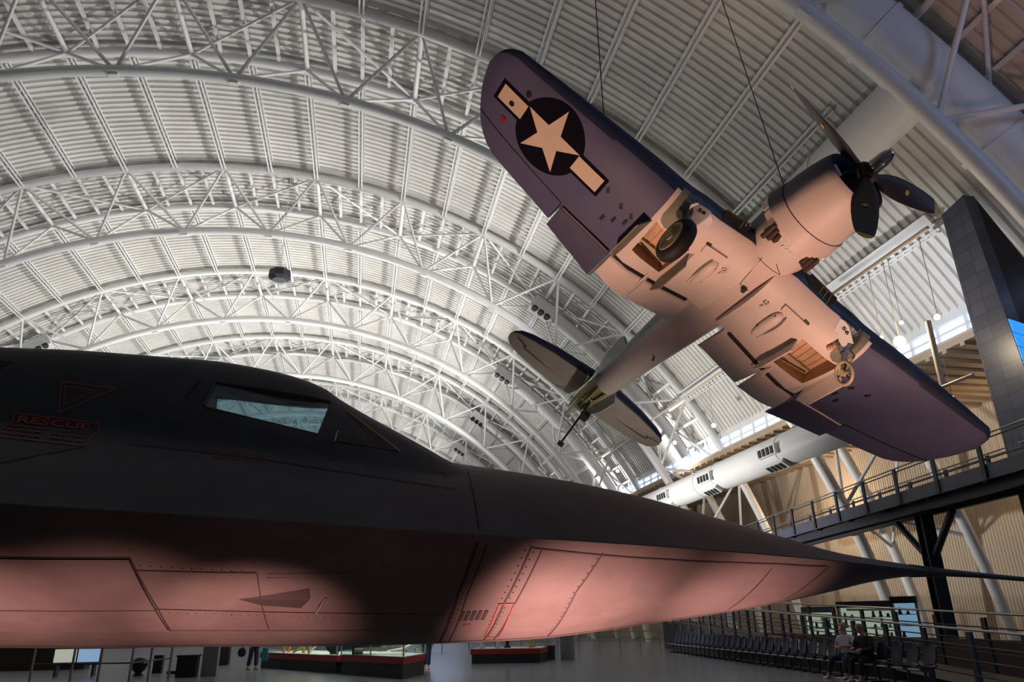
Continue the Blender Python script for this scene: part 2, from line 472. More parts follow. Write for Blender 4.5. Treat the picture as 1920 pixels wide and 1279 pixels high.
def zbot(x,y):
    w=srw(x);u=min(abs(y)/w,1.)
    zb=cub(BX,BZ,x)
    e=max(0.,min(1.,(-x-.3)/1.2))
    if e<1:
        c=math.sqrt(max(0,1-u*u))
        return -zb*((1-e)*c+e*(.74*(1-u*u)+.26*(1-u)**1.4))
    return -zb*(.74*(1-u*u)+.26*(1-u)**1.4)
SRM = Matrix(((.99939, 0, .0349, 5.2844), (0, 1, 0, 6.3106), (-.0349, 0, .99939, 1.8966), (0, 0, 0, 1)))
sr = empty('black_jet', M=SRM)
tag(sr, 'black long-nosed jet with a chined nose standing in the foreground', 'jet aircraft')
def sr_mesh():
    m = MB(); xs = [-12 + .1 * i for i in range(120)] + [-.06, 0.]; xs = sorted(set(x for x in xs if x <= 0))
    xs += []; rings = []
    us = [0, .06, .12, .18, .24, .28] + [.30 + .0125 * i for i in range(21)] + [.58, .65, .72, .79, .86, .92, .965, 1.]
    for x in xs:
        w = srw(x); r = []
        for u in us: r.append(Vector((x, -w * u, ztop(x, w * u))) if u < 1 else Vector((x, -w, .004)))
        for u in reversed(us): r.append(Vector((x, -w * u, zbot(x, w * u))) if u < 1 else Vector((x, -w, -.004)))
        for u in us[1:]: r.append(Vector((x, w * u, zbot(x, w * u))) if u < 1 else Vector((x, w, -.004)))
        for u in reversed(us[1:]): r.append(Vector((x, w * u, ztop(x, w * u))) if u < 1 else Vector((x, w, .004)))
        rings.append(r)
    m.rings(rings, True)
    return m
hull = sr_mesh().build('fuselage', 'black', sr)
def cut(obj, cutter):
    md = obj.modifiers.new('cut', 'BOOLEAN'); md.operation = 'DIFFERENCE'; md.object = cutter; md.solver = 'EXACT'
    dg = bpy.context.evaluated_depsgraph_get()
    me = bpy.data.meshes.new_from_object(obj.evaluated_get(dg)); obj.modifiers.clear()
    old = obj.data; obj.data = me; bpy.data.meshes.remove(old)
    cm = cutter.data; bpy.data.objects.remove(cutter); bpy.data.meshes.remove(cm)
WIN = [(-6.527, 1.18), (-5.65, 1.114), (-5.636, 1.085), (-5.693, .774), (-6.53, .930), (-6.553, .955)]
WFAR = [(x - (.16 if x < -6 else 0), z + (.12 if z > 1 else .02 if x > -6 else .05)) for x, z in WIN]
ct = MB().rings([[Vector((x, y, z)) for x, z in W] for y, W in ((-1.3, WIN), (-.35, WIN), (.25, WFAR), (1.3, WFAR))], True).build('cutter', 'black', sr)
bpy.context.view_layer.update(); cut(hull, ct)
hull.data.polygons.foreach_set('use_smooth', [True] * len(hull.data.polygons)); hull.data.set_sharp_from_angle(angle=radians(28))
def ysurf(x, z):        # y (starboard, negative) of the upper hull at height z
    lo, hi = 0., srw(x)
    for _ in range(40):
        mid = (lo + hi) / 2
        if ztop(x, mid) > z: lo = mid
        else: hi = mid
    return (lo + hi) / 2
for sg in (-1, 1):
    WW = WIN if sg < 0 else WFAR
    pts = [(x, sg * (ysurf(x, z) - .012), z) for x, z in WW]
    MB().prism(pts, (0, -sg * .012, 0)).build('cockpit_window', 'glass', sr)
    fr = MB(); loop = [(x, sg * (ysurf(x, z) + .002), z) for x, z in WW]
    fr.tube(loop + [loop[0]], .009, 6); fr.build('window_frame', 'blackpan', sr)
    W2 = [(-5.515, 1.044), (-5.059, .700), (-5.565, .733)]
    p2 = [Vector((x, sg * (ysurf(x, z) + .012), z)) for x, z in W2]
    MB().prism(p2, (0, -sg * .02, 0)).build('windshield_pane', 'glassdark', sr)
    g = MB().tube([p2[2], p2[0], p2[1]], .010, 6); g.build('windshield_frame', 'gold', sr)
    RW = [(-8.01, 1.222), (-8.05, 1.06), (-8.9, 1.16), (-8.8, 1.27)]
    p3 = [(x, sg * (ysurf(x, z) + .008), z) for x, z in RW]
    MB().prism(p3, (0, -sg * .02, 0)).build('rear_cockpit_window', 'glassdark', sr)
# pitot boom
MB().tube([(-.25, 0, 0), (.1, 0, -.004), (.45, 0, -.015), (1.5, 0, -.06), (1.62, 0, -.065)], [.06, .036, .026, .017, .006], 14).build('pitot_boom', 'black', sr, smooth=True)
# nose gear, behind the left edge of the picture
ng = MB().tube([(-10.2, 0, -.6), (-10.2, 0, -1.86)], .09, 12); ng.build('nose_gear_leg', 'steelm', sr, smooth=True, sharp=40)
for s_ in (-1, 1):
    MB().tube([(-10.2, s_ * .12, -1.93), (-10.2, s_ * .30, -1.93)], .315, 24).build('nose_wheel', 'rubber', sr, smooth=True, sharp=40)

# ---- surface details laid on the hull
def nrm(zf, x, y):
    e = .01; n = Vector((-(zf(x + e, y) - zf(x - e, y)) / (2 * e), -(zf(x, y + e) - zf(x, y - e)) / (2 * e), 1.)).normalized()
    return n if zf is ztop else -n
def onhull(zf, x, y, h=.004): return Vector((x, y, zf(x, y))) + nrm(zf, x, y) * h
def ribbon(zf, pts, w, m=None, h=.004, step=.06):
    m = m or MB(); P = [Vector(p) for p in pts]; q = []
    for a, b in zip(P[:-1], P[1:]):
        n = max(1, int((b - a).length / step)); q += [a.lerp(b, i / n) for i in range(n)]
    q.append(P[-1]); L = []
    for i, p in enumerate(q):
        t = (q[min(i + 1, len(q) - 1)] - q[max(i - 1, 0)]).normalized(); n = Vector((-t.y, t.x)) * w / 2
        L += [onhull(zf, p.x + n.x, p.y + n.y, h), onhull(zf, p.x - n.x, p.y - n.y, h)]
    m.add(L, [(2 * i, 2 * i + 1, 2 * i + 3, 2 * i + 2) for i in range(len(q) - 1)]); return m
def rivets(zf, pts, gap=.055, r=.006, m=None):
    m = m or MB(); P = [Vector(p) for p in pts]
    for a, b in zip(P[:-1], P[1:]):
        n = int((b - a).length / gap)
        for i in range(n):
            p = a.lerp(b, i / n); c = onhull(zf, p.x, p.y, .003)
            m.ball(c, r, 6, 4, (1, 1, .6))
    return m
def patch(zf, quad, nx=10, ny=6, h=.004, m=None):
    m = m or MB(); A, B, C, D = [Vector(q) for q in quad]; vs = []
    for j in range(ny + 1):
        for i in range(nx + 1):
            u, v = i / nx, j / ny; p = A.lerp(B, u).lerp(D.lerp(C, u), v); vs.append(onhull(zf, p.x, p.y, h))
    m.add(vs, [(j * (nx + 1) + i, j * (nx + 1) + i + 1, (j + 1) * (nx + 1) + i + 1, (j + 1) * (nx + 1) + i) for j in range(ny) for i in range(nx)]); return m
# raised bay door panel at left
door = [(-9.6, -1.50), (-6.65, -1.365), (-6.575, -.84), (-9.6, -.93)]
patch(zbot, door, 40, 8, .012).build('bay_door', 'blackpan', sr, smooth=True)
patch(zbot, [(-9.6, -.92), (-6.575, -.832), (-6.543, -.50), (-9.6, -.58)], 40, 6, .012).build('bay_door', 'blackpan', sr, smooth=True)
for nm, p, w in [('panel_seam', [(-9.6, -1.51), (-6.645, -1.37), (-6.56, -.84), (-6.535, -.49)], .008),
                 ('panel_seam', [(-9.6, -.925), (-6.575, -.836), (-5.93, -.77), (-5.53, -.73), (-4.66, -.62)], .007),
                 ('panel_seam', [(-6.63, -1.26), (-5.93, -1.2)], .009), ('panel_seam', [(-5.924, -1.197), (-5.907, -.815), (-5.881, -.50)], .006),
                 ('panel_seam', [(-6.543, -.49), (-5.97, -.468), (-4.7, -.40)], .006), ('panel_seam', [(-4.527, -1.29), (-4.586, -.872), (-4.622, -.10)], .022),
                 ('panel_seam', [(-4.46, -1.27), (-4.52, -.85), (-4.55, -.10)], .010),
                 ('panel_seam', [(-4.14, -1.23), (-4.23, -.723), (-4.27, -.10)], .014), ('panel_seam', [(-4.06, -1.2), (-4.15, -.7), (-4.19, -.10)], .010),
                 ('panel_seam', [(-3.597, -1.12), (-3.704, -.787), (-3.75, -.10)], .010), ('panel_seam', [(-2.06, -.70), (-2.12, -.45), (-2.181, -.15)], .008),
                 ('panel_seam', [(-1.455, -.57), (-1.55, -.38), (-1.639, -.15)], .008),
                 ('panel_seam', [(-4.129, -1.215), (-3.078, -1.0), (-2.033, -.745), (-1.486, -.575)], .010),
                 ('panel_seam', [(-9, -.10), (-1.2, -.06)], .012)]:
    ribbon(zbot, p, w).build(nm, 'seam', sr)
for p in ([(-5.87, -1.17), (-5.22, -1.12)], [(-5.87, -1.13), (-5.22, -1.09)], [(-5.24, -1.34), (-5.25, -1.17)], [(-5.14, -1.19), (-5.15, -.73)]):
    ribbon(zbot, p, .035, h=.003).build('door_hinge_strip', 'blackpan', sr)
rv = MB()
for p in ([(-6.6, -1.30), (-5.9, -1.2)], [(-4.12, -1.18), (-4.21, -.72), (-4.25, -.15)], [(-4.18, -1.2), (-4.27, -.72), (-4.31, -.15)], [(-3.63, -1.08), (-3.72, -.78), (-3.77, -.2)], [(-9, -1.40), (-6.7, -1.3)], [(-9, -.86), (-6.6, -.76)], [(-6.5, -.78), (-5.0, -.61)], [(-4.5, -1.2), (-4.55, -.85), (-4.59, -.15)]):
    rivets(zbot, p, m=rv)
rv.build('rivet_rows', 'blackpan', sr)['kind'] = 'stuff'
# scoop with its small struts
sc = MB(); P = [onhull(zbot, *p, .002) for p in [(-6.049, -.931), (-5.60, -1.02), (-5.657, -.80), (-5.912, -.852)]]
tip = onhull(zbot, -5.60, -.91, .012)
sc.add(P + [tip], [(0, 1, 4), (0, 4, 3), (3, 4, 2), (1, 2, 4), (0, 3, 2, 1)]); sc.build('air_scoop', 'seam', sr)  # seam black puts the shade of the hollow into the colour
MB().tube([onhull(zbot, -5.496, -.907, .0), onhull(zbot, -5.551, -.812, .05)], .010, 6).build('drain_tube', 'blackpan', sr)
# slotted vent
for i in range(5):
    x = -4.515 + i * .043
    ribbon(zbot, [(x, -.645), (x - .012, -.52)], .026, h=.006).build('vent_slot', 'seam', sr)
# red markings
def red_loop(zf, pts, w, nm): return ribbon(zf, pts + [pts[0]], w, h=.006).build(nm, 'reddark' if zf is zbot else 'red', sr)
red_loop(zbot, [(-4.266, -.718), (-4.154, -.715), (-4.163, -.16), (-4.283, -.17)], .010, 'red_outline')
for y in (-.46, -.44): ribbon(zbot, [(-4.49, y), (-4.43, y)], .008, h=.005).build('red_caption', 'reddark', sr)
def sidep(x, z, h=.009): return Vector((x, -(ysurf(x, z) + h), z + h * .3))
def side_loop(pts, w, nm, h=.009):
    P = [Vector(p) for p in pts]; P.append(P[0]); L = []; q = []
    for a, b in zip(P[:-1], P[1:]): q += [a.lerp(b, i / 12) for i in range(12)]
    m = MB()
    for a, b in zip(q, q[1:] + q[:1]):
        t = (b - a).normalized(); n = Vector((-t.y, t.x)) * w / 2; m.add([sidep(*(a + n), h), sidep(*(a - n), h), sidep(*(b - n), h), sidep(*(b + n), h)], [(0, 1, 2, 3)])
    return m.build(nm, 'red', sr)
side_loop([(-7.791, .773), (-7.22, .736), (-7.144, .492), (-7.714, .528)], .009, 'rescue_outline')
def bil(q, u, v):
    A, B, C, D = [Vector(p) for p in q]; return A.lerp(B, u).lerp(D.lerp(C, u), v)
def text_mesh(txt, size=1., bold=.02):
    c = bpy.data.curves.new('t', 'FONT'); c.body = txt; c.size = size; c.offset = bold; c.resolution_u = 3
    o = bpy.data.objects.new('t', c); COL.objects.link(o)
    me = bpy.data.meshes.new_from_object(o.evaluated_get(bpy.context.evaluated_depsgraph_get()))
    bm = bmesh.new(); bm.from_mesh(me); bmesh.ops.triangulate(bm, faces=bm.faces)
    bmesh.ops.subdivide_edges(bm, edges=[e for e in bm.edges if e.calc_length() > .3], cuts=2, use_grid_fill=True); bmesh.ops.triangulate(bm, faces=bm.faces)
    vs = [v.co.copy() for v in bm.verts]; fs = [[v.index for v in f.verts] for f in bm.faces]; bm.free()
    bpy.data.objects.remove(o); bpy.data.curves.remove(c); bpy.data.meshes.remove(me)
    x0, x1 = min(v.x for v in vs), max(v.x for v in vs); y0, y1 = min(v.y for v in vs), max(v.y for v in vs)
    return [((v.x - x0) / (x1 - x0), (v.y - y0) / (y1 - y0)) for v in vs], fs
uv, fs = text_mesh('RESCUE', bold=.03)
RQ = [(-7.746, .757), (-7.267, .727), (-7.262, .672), (-7.745, .700)]
MB().add([sidep(*bil(RQ, u, 1 - v), .012) for u, v in uv], fs).build('rescue_lettering', 'red', sr, fix=False)
dm = MB(); SQ = [(-7.77, .685), (-7.21, .655), (-7.165, .515), (-7.72, .55)]
for r in range(3):
    u = .04
    while u < .95:
        w = random.uniform(.03, .09)
        if not (.45 < u < .56):
            v = (r + .3) / 3; dm.add([sidep(*bil(SQ, *q)) for q in ((u, v), (min(u + w, .97), v), (min(u + w, .97), v + .15), (u, v + .15))], [(0, 1, 2, 3)])
        u += w + .025
dm.build('rescue_small_print', mat('faded_red', (.26, .05, .04), .6), sr)['kind'] = 'stuff'
side_loop([(-7.58, 1.062), (-7.201, 1.034), (-7.503, .80)], .009, 'red_triangle')
side_loop([(-7.545, 1.025), (-7.32, 1.008), (-7.497, .868)], .006, 'red_triangle')
dm = MB()
for r in range(5):
    for i in range(7):
        x = -6.40 + i * .055 + r * .012; y = -.90 - r * .03 + i * .006
        ribbon(ztop, [(x, y), (x + .035, y)], .012, dm, h=.004)
dm.build('red_small_print', bpy.data.materials['faded_red'], sr)['kind'] = 'stuff'
dm = MB()
for r in range(3): ribbon(ztop, [(-4.74 + .01 * r, -.60 - r * .03), (-4.67, -.60 - r * .03)], .012, dm, h=.004)
dm.build('red_small_print', bpy.data.materials['faded_red'], sr)['kind'] = 'stuff'
# faint seams on the upper side
for p in ([(-7.14, -1.09), (-7.5, -1.45)], [(-6.63, -.50), (-6.70, -.60)], [(-6.9, -.95), (-5.6, -.93), (-4.64, -.86)], [(-4.5, -.35), (-4.52, -1.30)]):
    ribbon(ztop, p, .010, h=.003).build('panel_seam', 'seam', sr)
# ------------------------------------------------------------------ hanging gull-wing fighter (body: x forward, y to its left, z up)
FM = Matrix(((.32181563, .83544163, .44550195, 7.99365771), (-.91912026, .16271434, .35880635, 9.15782816), (.2272722, -.52493936, .82023534, 8.57361673), (0, 0, 0, 1)))
fp = empty('propeller_fighter', M=FM)
tag(fp, 'hanging blue and white gull-winged propeller fighter seen from below', 'propeller plane')
def lerpt(X, Y, x):
    if x <= X[0]: return Y[0]
    for a, b, c, d in zip(X[:-1], X[1:], Y[:-1], Y[1:]):
        if x <= b: return c + (d - c) * (x - a) / (b - a)
    return Y[-1]
# ---- fuselage: stations (x, half width, top, bottom)
FS = [(-1.42, .66, .60, -.80), (-1.7, .63, .62, -.79), (-2.1, .60, .64, -.77), (-3., .57, .64, -.73), (-3.9, .54, .64, -.67), (-5., .47, .60, -.55), (-6., .40, .53, -.44), (-7., .335, .46, -.36), (-7.55, .30, .42, -.31)]
def fus_ring(st, n=40):
    x, a, zt, zb = st; zc = (zt + zb) / 2; h = (zt - zb) / 2; r = []
    for j in range(n):
        t = 2 * pi * j / n; c, s_ = cos(t), sin(t)
        r.append(Vector((x, a * math.copysign(abs(c) ** .9, c), zc + h * math.copysign(abs(s_) ** .9, s_))))
    return r
def belly_mat():
    m = bpy.data.materials.new('fuselage_paint'); m.use_nodes = True; nt = m.node_tree; b = nt.nodes['Principled BSDF']
    b.inputs['Roughness'].default_value = .5
    tc = nt.nodes.new('ShaderNodeTexCoord'); sp_ = nt.nodes.new('ShaderNodeSeparateXYZ'); nt.links.new(tc.outputs['Object'], sp_.inputs[0])
    no = nt.nodes.new('ShaderNodeTexNoise'); no.inputs['Scale'].default_value = 1.3; nt.links.new(tc.outputs['Object'], no.inputs['Vector'])
    # the white belly paint ends in a soft sprayed line on the fuselage side, rising a little towards the tail
    k = nt.nodes.new('ShaderNodeMath'); k.operation = 'MULTIPLY_ADD'; nt.links.new(sp_.outputs[0], k.inputs[0]); k.inputs[1].default_value = .055; nt.links.new(sp_.outputs[2], k.inputs[2])
    k2 = nt.nodes.new('ShaderNodeMath'); k2.operation = 'MULTIPLY_ADD'; nt.links.new(no.outputs['Fac'], k2.inputs[0]); k2.inputs[1].default_value = .08; nt.links.new(k.outputs[0], k2.inputs[2])
    r = nt.nodes.new('ShaderNodeValToRGB'); nt.links.new(k2.outputs[0], r.inputs[0])
    mp = nt.nodes.new('ShaderNodeMapRange'); mp.inputs['From Min'].default_value = -1; mp.inputs['From Max'].default_value = 1
    nt.links.new(k2.outputs[0], mp.inputs['Value']); nt.links.new(mp.outputs[0], r.inputs[0])
    e = r.color_ramp.elements; e[0].position = .22; e[0].color = (.66, .575, .51, 1); e[1].position = .305; e[1].color = (.075, .085, .125, 1)
    q = e.new(.56); q.color = (.05, .06, .10, 1); q = e.new(.64); q.color = (.014, .022, .05, 1)
    nt.links.new(r.outputs[0], b.inputs['Base Color']); return m
BM_ = belly_mat()
MT['fuspaint'] = BM_
m = MB(); m.rings([fus_ring(s_) for s_ in FS], True)
fus = m.build('fuselage', 'fuspaint', fp, smooth=True, sharp=60)
# open tail-wheel bay behind: side shells, frames, doors
m = MB(); TSt = [(-7.5, .29, .42, -.10), (-8.0, .25, .40, -.04), (-8.5, .19, .36, .0), (-9.0, .12, .31, .06), (-9.45, .03, .24, .16)]
m.rings([fus_ring(s_, 24) for s_ in TSt], True); m.build('tail_cone', 'whitegrey', fp, smooth=True, sharp=60)
b_ = MB(); b_.box((-8.0, 0, -.10), (.75, .30, .10)); b_.box((-8.55, .0, -.02), (.5, .2, .08)); b_.build('tail_bay_frame', 'zinc', fp)
for s_ in (-1, 1):
    MB().prism([(-7.55, s_ * .30, -.06), (-8.4, s_ * .22, .04), (-8.95, s_ * .16, .06), (-8.85, s_ * .22, -.12), (-8.2, s_ * .36, -.26), (-7.62, s_ * .40, -.30)], (0, s_ * .025, 0)).build('tail_bay_door', 'zinc' if s_ < 0 else 'whitegrey', fp)
b_ = MB(); b_.tube([(-7.6, -.12, -.22), (-8.6, -.03, -.16)], .028, 6); b_.tube([(-7.6, .12, -.22), (-8.6, .03, -.16)], .028, 6); b_.tube([(-8.1, -.1, -.2), (-8.1, .1, -.2)], .025, 6); b_.tube([(-8.4, -.22, -.1), (-8.1, .1, -.22)], .025, 6)
b_.build('tail_bay_strut', 'hubm', fp)
MB().tube([(-8.15, .02, -.16), (-8.45, .05, -.42), (-8.98, .02, -1.15)], [.034, .028, .024], 8).build('tail_hook', 'hook', fp)
MB().box((-8.97, .02, -1.17), (.12, .14, .07), Matrix.Rotation(-.9, 3, 'Y')).build('hook_claw', 'hook', fp)
MB().tube([(-8.52, .10, -.36), (-8.52, .24, -.36)], .13, 16).build('tail_wheel', 'rubber', fp)
# ---- cowling, engine and propeller
def ring(x, r, zc=-.06, n=40): return [Vector((x, r * cos(2 * pi * j / n), zc + r * sin(2 * pi * j / n))) for j in range(n)]
CR = [(-.34, .50), (-.22, .535), (-.16, .575), (-.19, .605), (-.30, .64), (-.55, .685), (-.85, .715), (-1.12, .725), (-1.125, .742), (-1.42, .785), (-1.45, .72)]
m = MB(); m.rings([ring(x, r, -.12 + .08 * min(1, max(0, (-x - .2) / 1.0))) for x, r in CR], False)
m.build('cowling', 'fuspaint', fp, smooth=True, sharp=50)
m = MB()
m.rings([ring(-1.112, .729, -.045), ring(-1.128, .731, -.045)], True)
m.build('cowl_band', 'seam', fp)
for i in range(18):
    t = 2 * pi * (i + .5) / 18
    if sin(t) > .2: continue
    R_ = Matrix.Rotation(t, 3, 'X')
    MB().box(Vector((-1.5, .735 * cos(t), -.04 + .735 * sin(t))), (.13, .045, .17), Matrix.Rotation(t, 3, 'X')).build('cowl_flap', 'white', fp)
m = MB(); m.rings([ring(-.55, .60, -.12, 32), ring(-.62, .60, -.12, 32)], True); eng = m.build('engine', 'hook', fp)
MB().tube([(-.15, 0, -.15), (-.55, 0, -.13)], [.20, .28], 20).build('gear_case', 'soot', eng, smooth=True, sharp=40)
for i in range(9):
    t = 2 * pi * i / 9 + .2
    MB().tube([(-.42, .24 * cos(t), -.13 + .24 * sin(t)), (-.42, .50 * cos(t), -.13 + .50 * sin(t))], [.085, .10], 10).build('engine_cylinder', 'steelm', eng, smooth=True, sharp=40)
HB = Vector((0, 0, -.17))
prop = empty('propeller'); prop.parent = fp; prop.location = HB
m = MB(); m.tube([(-.2, 0, 0), (-.05, 0, 0), (.10, 0, 0), (.16, 0, 0)], [.17, .20, .19, .12], 20); m.build('propeller_hub', 'soot', prop, smooth=True, sharp=40)
pr = [(.12, .115), (.2, .125), (.36, .12), (.46, .10), (.53, .065), (.56, .0)]
MB().tube([(x, 0, 0) for x, r in pr], [max(r, .004) for x, r in pr], 20).build('hub_dome', 'chrome', prop, smooth=True)
def blade(ang):
    Rm = Matrix.Rotation(ang, 3, 'X'); rs = [.16, .32, .50, .75, 1.0, 1.3, 1.6, 1.82, 1.93, 2.0, 2.03]; W = [.075, .095, .15, .19, .205, .205, .19, .165, .14, .095, .03]; T = [.07, .06, .045, .034, .026, .021, .016, .013, .011, .008, .004]
    rings = []
    for r, w, t in zip(rs, W, T):
        be = radians(56 - 34 * (r / 2.03)); c = Vector((-sin(be), cos(be), 0)); n = Vector((cos(be), sin(be), 0)); q = []
        for j in range(14):
            a = 2 * pi * j / 14; q.append(Rm @ (c * w * cos(a) + n * t * sin(a) + Vector((0, 0, r))))
        rings.append(q)
    m = MB(); m.rings(rings, True, mif=lambda i, j: 1 if i >= 8 else 0)
    return m.build('blade', ['blade', 'yellow'], prop, smooth=True, sharp=50), Rm
for a in (181, 61, -59):
    b, Rm = blade(radians(a))
    be = radians(56 - 34 * .54); n = Vector((cos(be), sin(be), 0)); c = Vector((-sin(be), cos(be), 0))
    for sgn in (1, -1):
        mk = MB()
        p0 = Vector((0, 0, 1.10)); o_ = n * (.030 * sgn)
        mk.prism([Rm @ (p0 + o_ + c * .05 * cos(q * pi / 7) + Vector((0, 0, .05 * sin(q * pi / 7)))) for q in range(14)], Rm @ (n * .002 * sgn))
        mk.build('maker_mark', 'ochre', b)
# ---- wings
LEY = [0, .55, 1.3, 1.75, 2.0, 2.2, 2.45, 2.8, 4.12, 5.04, 5.51, 5.87, 6.05, 6.15, 6.23, 6.27]
LEX = [-1.98, -1.93, -1.86, -1.80, -1.80, -1.805, -1.815, -1.83, -1.92, -1.99, -2.035, -2.07, -2.16, -2.27, -2.43, -2.66]
TEY = [3.65, 4.1, 4.9, 5.38, 5.61, 5.83, 5.95, 6.06, 6.17, 6.23, 6.27]
TEX = [-4.33, -4.26, -4.16, -4.07, -3.94, -3.73, -3.55, -3.34, -3.11, -2.87, -2.66]
ZY = [0, .55, 1.3, 1.9, 2.05, 2.2, 2.8, 6.3]; ZV = [-.42, -.43, -.69, -.845, -.86, -.845, -.74, -.257]
TLY = [0, .5, 1.75, 2.8, 5., 6., 6.27]; TLV = [.24, .23, .215, .17, .10, .06, .004]
def afs(s_): return (.2969 * sqrt(max(s_, 0)) - .126 * s_ - .3516 * s_ ** 2 + .2843 * s_ ** 3 - .1015 * s_ ** 4) / .1 * .2 * 5 / 1.0
def wchord(y): return lerpt(LEX, LEX, 0) if False else lerpt(LEY, LEX, y) - (lerpt(TEY, TEX, y) if y > 3.65 else -4.62 + (y - .5) * .09)
def wz(x, y, lower=True):
    le = lerpt(LEY, LEX, y); c = max(wchord(y), .02); s_ = min(max((le - x) / c, 0.), 1.)
    t = lerpt(TLY, TLV, y) * afs(s_) / .5
    return lerpt(ZY, ZV, y) - (t if lower else -t * 1.25)
YF = 3.65
def squash(y): return y if y < YF else YF + (y - YF) * .874
def make_wing(sg):
    ys = [.2, .55, .9, 1.3, 1.6, 1.75, 1.9, 2.05, 2.2, 2.28, 2.45, 2.8, 3.2, 3.62, 3.66, 4.1, 4.6, 5.04, 5.3, 5.51, 5.7, 5.87, 6.0, 6.08, 6.15, 6.2, 6.245, 6.268]
    N = 15; rings = []
    for y in ys:
        le = lerpt(LEY, LEX, y); c = max(wchord(y), .015); smax = 1. if y > 3.64 else (le + 3.74 + max(0, y - 2.3) * .03) / c
        ss = [smax * (i / N) ** 1.7 for i in range(N + 1)]; r = []
        yy = sg * (y if sg < 0 else squash(y))
        for s_ in ss: r.append(Vector((le - s_ * c, yy, wz(le - s_ * c, y, True))))
        for s_ in reversed(ss[1:] if smax < 1 else ss[1:-1]): r.append(Vector((le - s_ * c, yy, wz(le - s_ * c, y, False))))
        if smax >= 1: r.insert(N + 1, r[N].copy() + Vector((0, 0, .002)))
        rings.append(r)
    def mi(i, j):
        if j < (3 if ys[i] > 2.2 else 2): return 2
        if j >= N + 1: return 2
        return 0 if ys[i] < 2.27 else 1
    m = MB(); m.rings(rings, True, mif=mi)
    return m.build('wing', ['white', 'midblue', 'navy'], fp, smooth=True, sharp=45)
wings = {sg: make_wing(sg) for sg in (-1, 1)}
# wheel bays cut into the wing, lined with primer and ribbed
BAYQ = [(-2.60, 1.36), (-2.52, 2.18), (-3.34, 2.12), (-3.44, 1.42)]
bpy.context.view_layer.update()
for sg in (-1, 1):
    zt = -.86
    ct = MB().prism([(x, sg * y, -1.6) for x, y in BAYQ], (0, 0, 1.6 + zt)).build('cutter', 'primer', fp)
    bpy.context.view_layer.update(); cut(wings[sg], ct)
    w = wings[sg]; me = w.data
    me.polygons.foreach_set('use_smooth', [True] * len(me.polygons)); me.set_sharp_from_angle(angle=radians(40))
    cen = Vector((sum(x for x, y in BAYQ) / 4, sg * sum(y for x, y in BAYQ) / 4))
    s2 = [(cen.x + (x - cen.x) * .985, cen.y + (sg * y - cen.y) * .985) for x, y in BAYQ]
    m = MB(); m.prism([(x, y, zt - .012) for x, y in s2], (0, 0, .008)); bay = m.build('wheel_bay', 'primer', w)
    m = MB()
    for (a, b) in zip(s2, s2[1:] + s2[:1]):
        A, B = Vector((*a, zt - .01)), Vector((*b, zt - .01)); za, zb_ = wz(a[0], abs(a[1])), wz(b[0], abs(b[1]))
        m.add([A, B, (b[0], b[1], zb_), (a[0], a[1], za)], [(0, 1, 2, 3)])
    m.build('bay_wall', 'primer', bay)
    for i in range(5):
        u = (i + .7) / 5.4; A = Vector(s2[0]).lerp(Vector(s2[1]), u); B = Vector(s2[3]).lerp(Vector(s2[2]), u)
        MB().tube([(A.x, A.y, zt - .025), (B.x, B.y, zt - .025)], .016, 5).build('bay_rib', 'primer', bay)
    A, B = Vector(s2[3]), Vector(s2[2])
    MB().box(((A.x + B.x) / 2 + .16, (A.y + B.y) / 2, zt - .06), (.10, .66, .06)).build('bay_beam', 'hubm', bay)
    MB().tube([(A.x + .10, A.y + sg * .06, zt - .10), (B.x + .10, B.y - sg * .06, zt - .10)], .018, 6).build('hydraulic_line', 'soot', bay)
# wing details: helpers
def wp(x, y, h=.006): return Vector((x, y, wz(x, abs(y) if y < 0 or abs(y) < YF else YF + (abs(y) - YF) / .874) - h))
def wpatch(poly, nm, k, par, h=.006, sub=1):
    m = MB(); m.prism([wp(x, y, h) for x, y in poly], (0, 0, h * .8)); return m.build(nm, k, par)
def wgrid(u0, u1, fun, nx, ny, nm, k, par):      # mapped grid, draped on the lower wing skin
    m = MB(); vs = [fun(i / nx, j / ny) for j in range(ny + 1) for i in range(nx + 1)]
    m.add(vs, [(j * (nx + 1) + i, j * (nx + 1) + i + 1, (j + 1) * (nx + 1) + i + 1, (j + 1) * (nx + 1) + i) for j in range(ny) for i in range(nx)]); return m.build(nm, k, par, fix=False)
W_ = wings[-1]
# national insignia under the starboard wing: bar with dark border, disc, star
IC = Vector((-2.855, -4.575))
def barp(y0, y1, hx, h): return lambda u, v: wp(IC.x + .02 - hx + 2 * hx * u, y0 + (y1 - y0) * v, h)
wgrid(0, 1, barp(-5.86, -3.26, .225, .008), 6, 20, 'insignia_border', 'insig', W_)
m = MB(); nr, na = 6, 48; vs = [wp(IC.x, IC.y, .011)]
for r in range(1, nr + 1):
    for a in range(na): vs.append(wp(IC.x + .715 * r / nr * cos(2 * pi * a / na), IC.y + .715 * r / nr * sin(2 * pi * a / na), .011))
fs = [(0, 1 + a, 1 + (a + 1) % na) for a in range(na)]
for r in range(nr - 1):
    for a in range(na): o = 1 + r * na; fs.append((o + a, o + na + a, o + na + (a + 1) % na, o + (a + 1) % na))
m.add(vs, fs).build('insignia_disc', 'insig', W_, fix=False)
wgrid(0, 1, barp(-5.79, -5.215, .16, .014), 4, 6, 'insignia_bar', 'insigw', W_)
wgrid(0, 1, barp(-3.955, -3.33, .16, .014), 4, 6, 'insignia_bar', 'insigw', W_)
def star_at(t):
    t %= 1.; seg = t * 10; i = int(seg); f = seg - i
    def c(i): r = .655 if i % 2 == 0 else .655 * .382; a = 2 * pi * i / 10; return Vector((r * cos(a), r * sin(a)))
    return c(i).lerp(c(i + 1), f)
m = MB(); na = 60; nr = 6; vs = [wp(IC.x, IC.y, .017)]
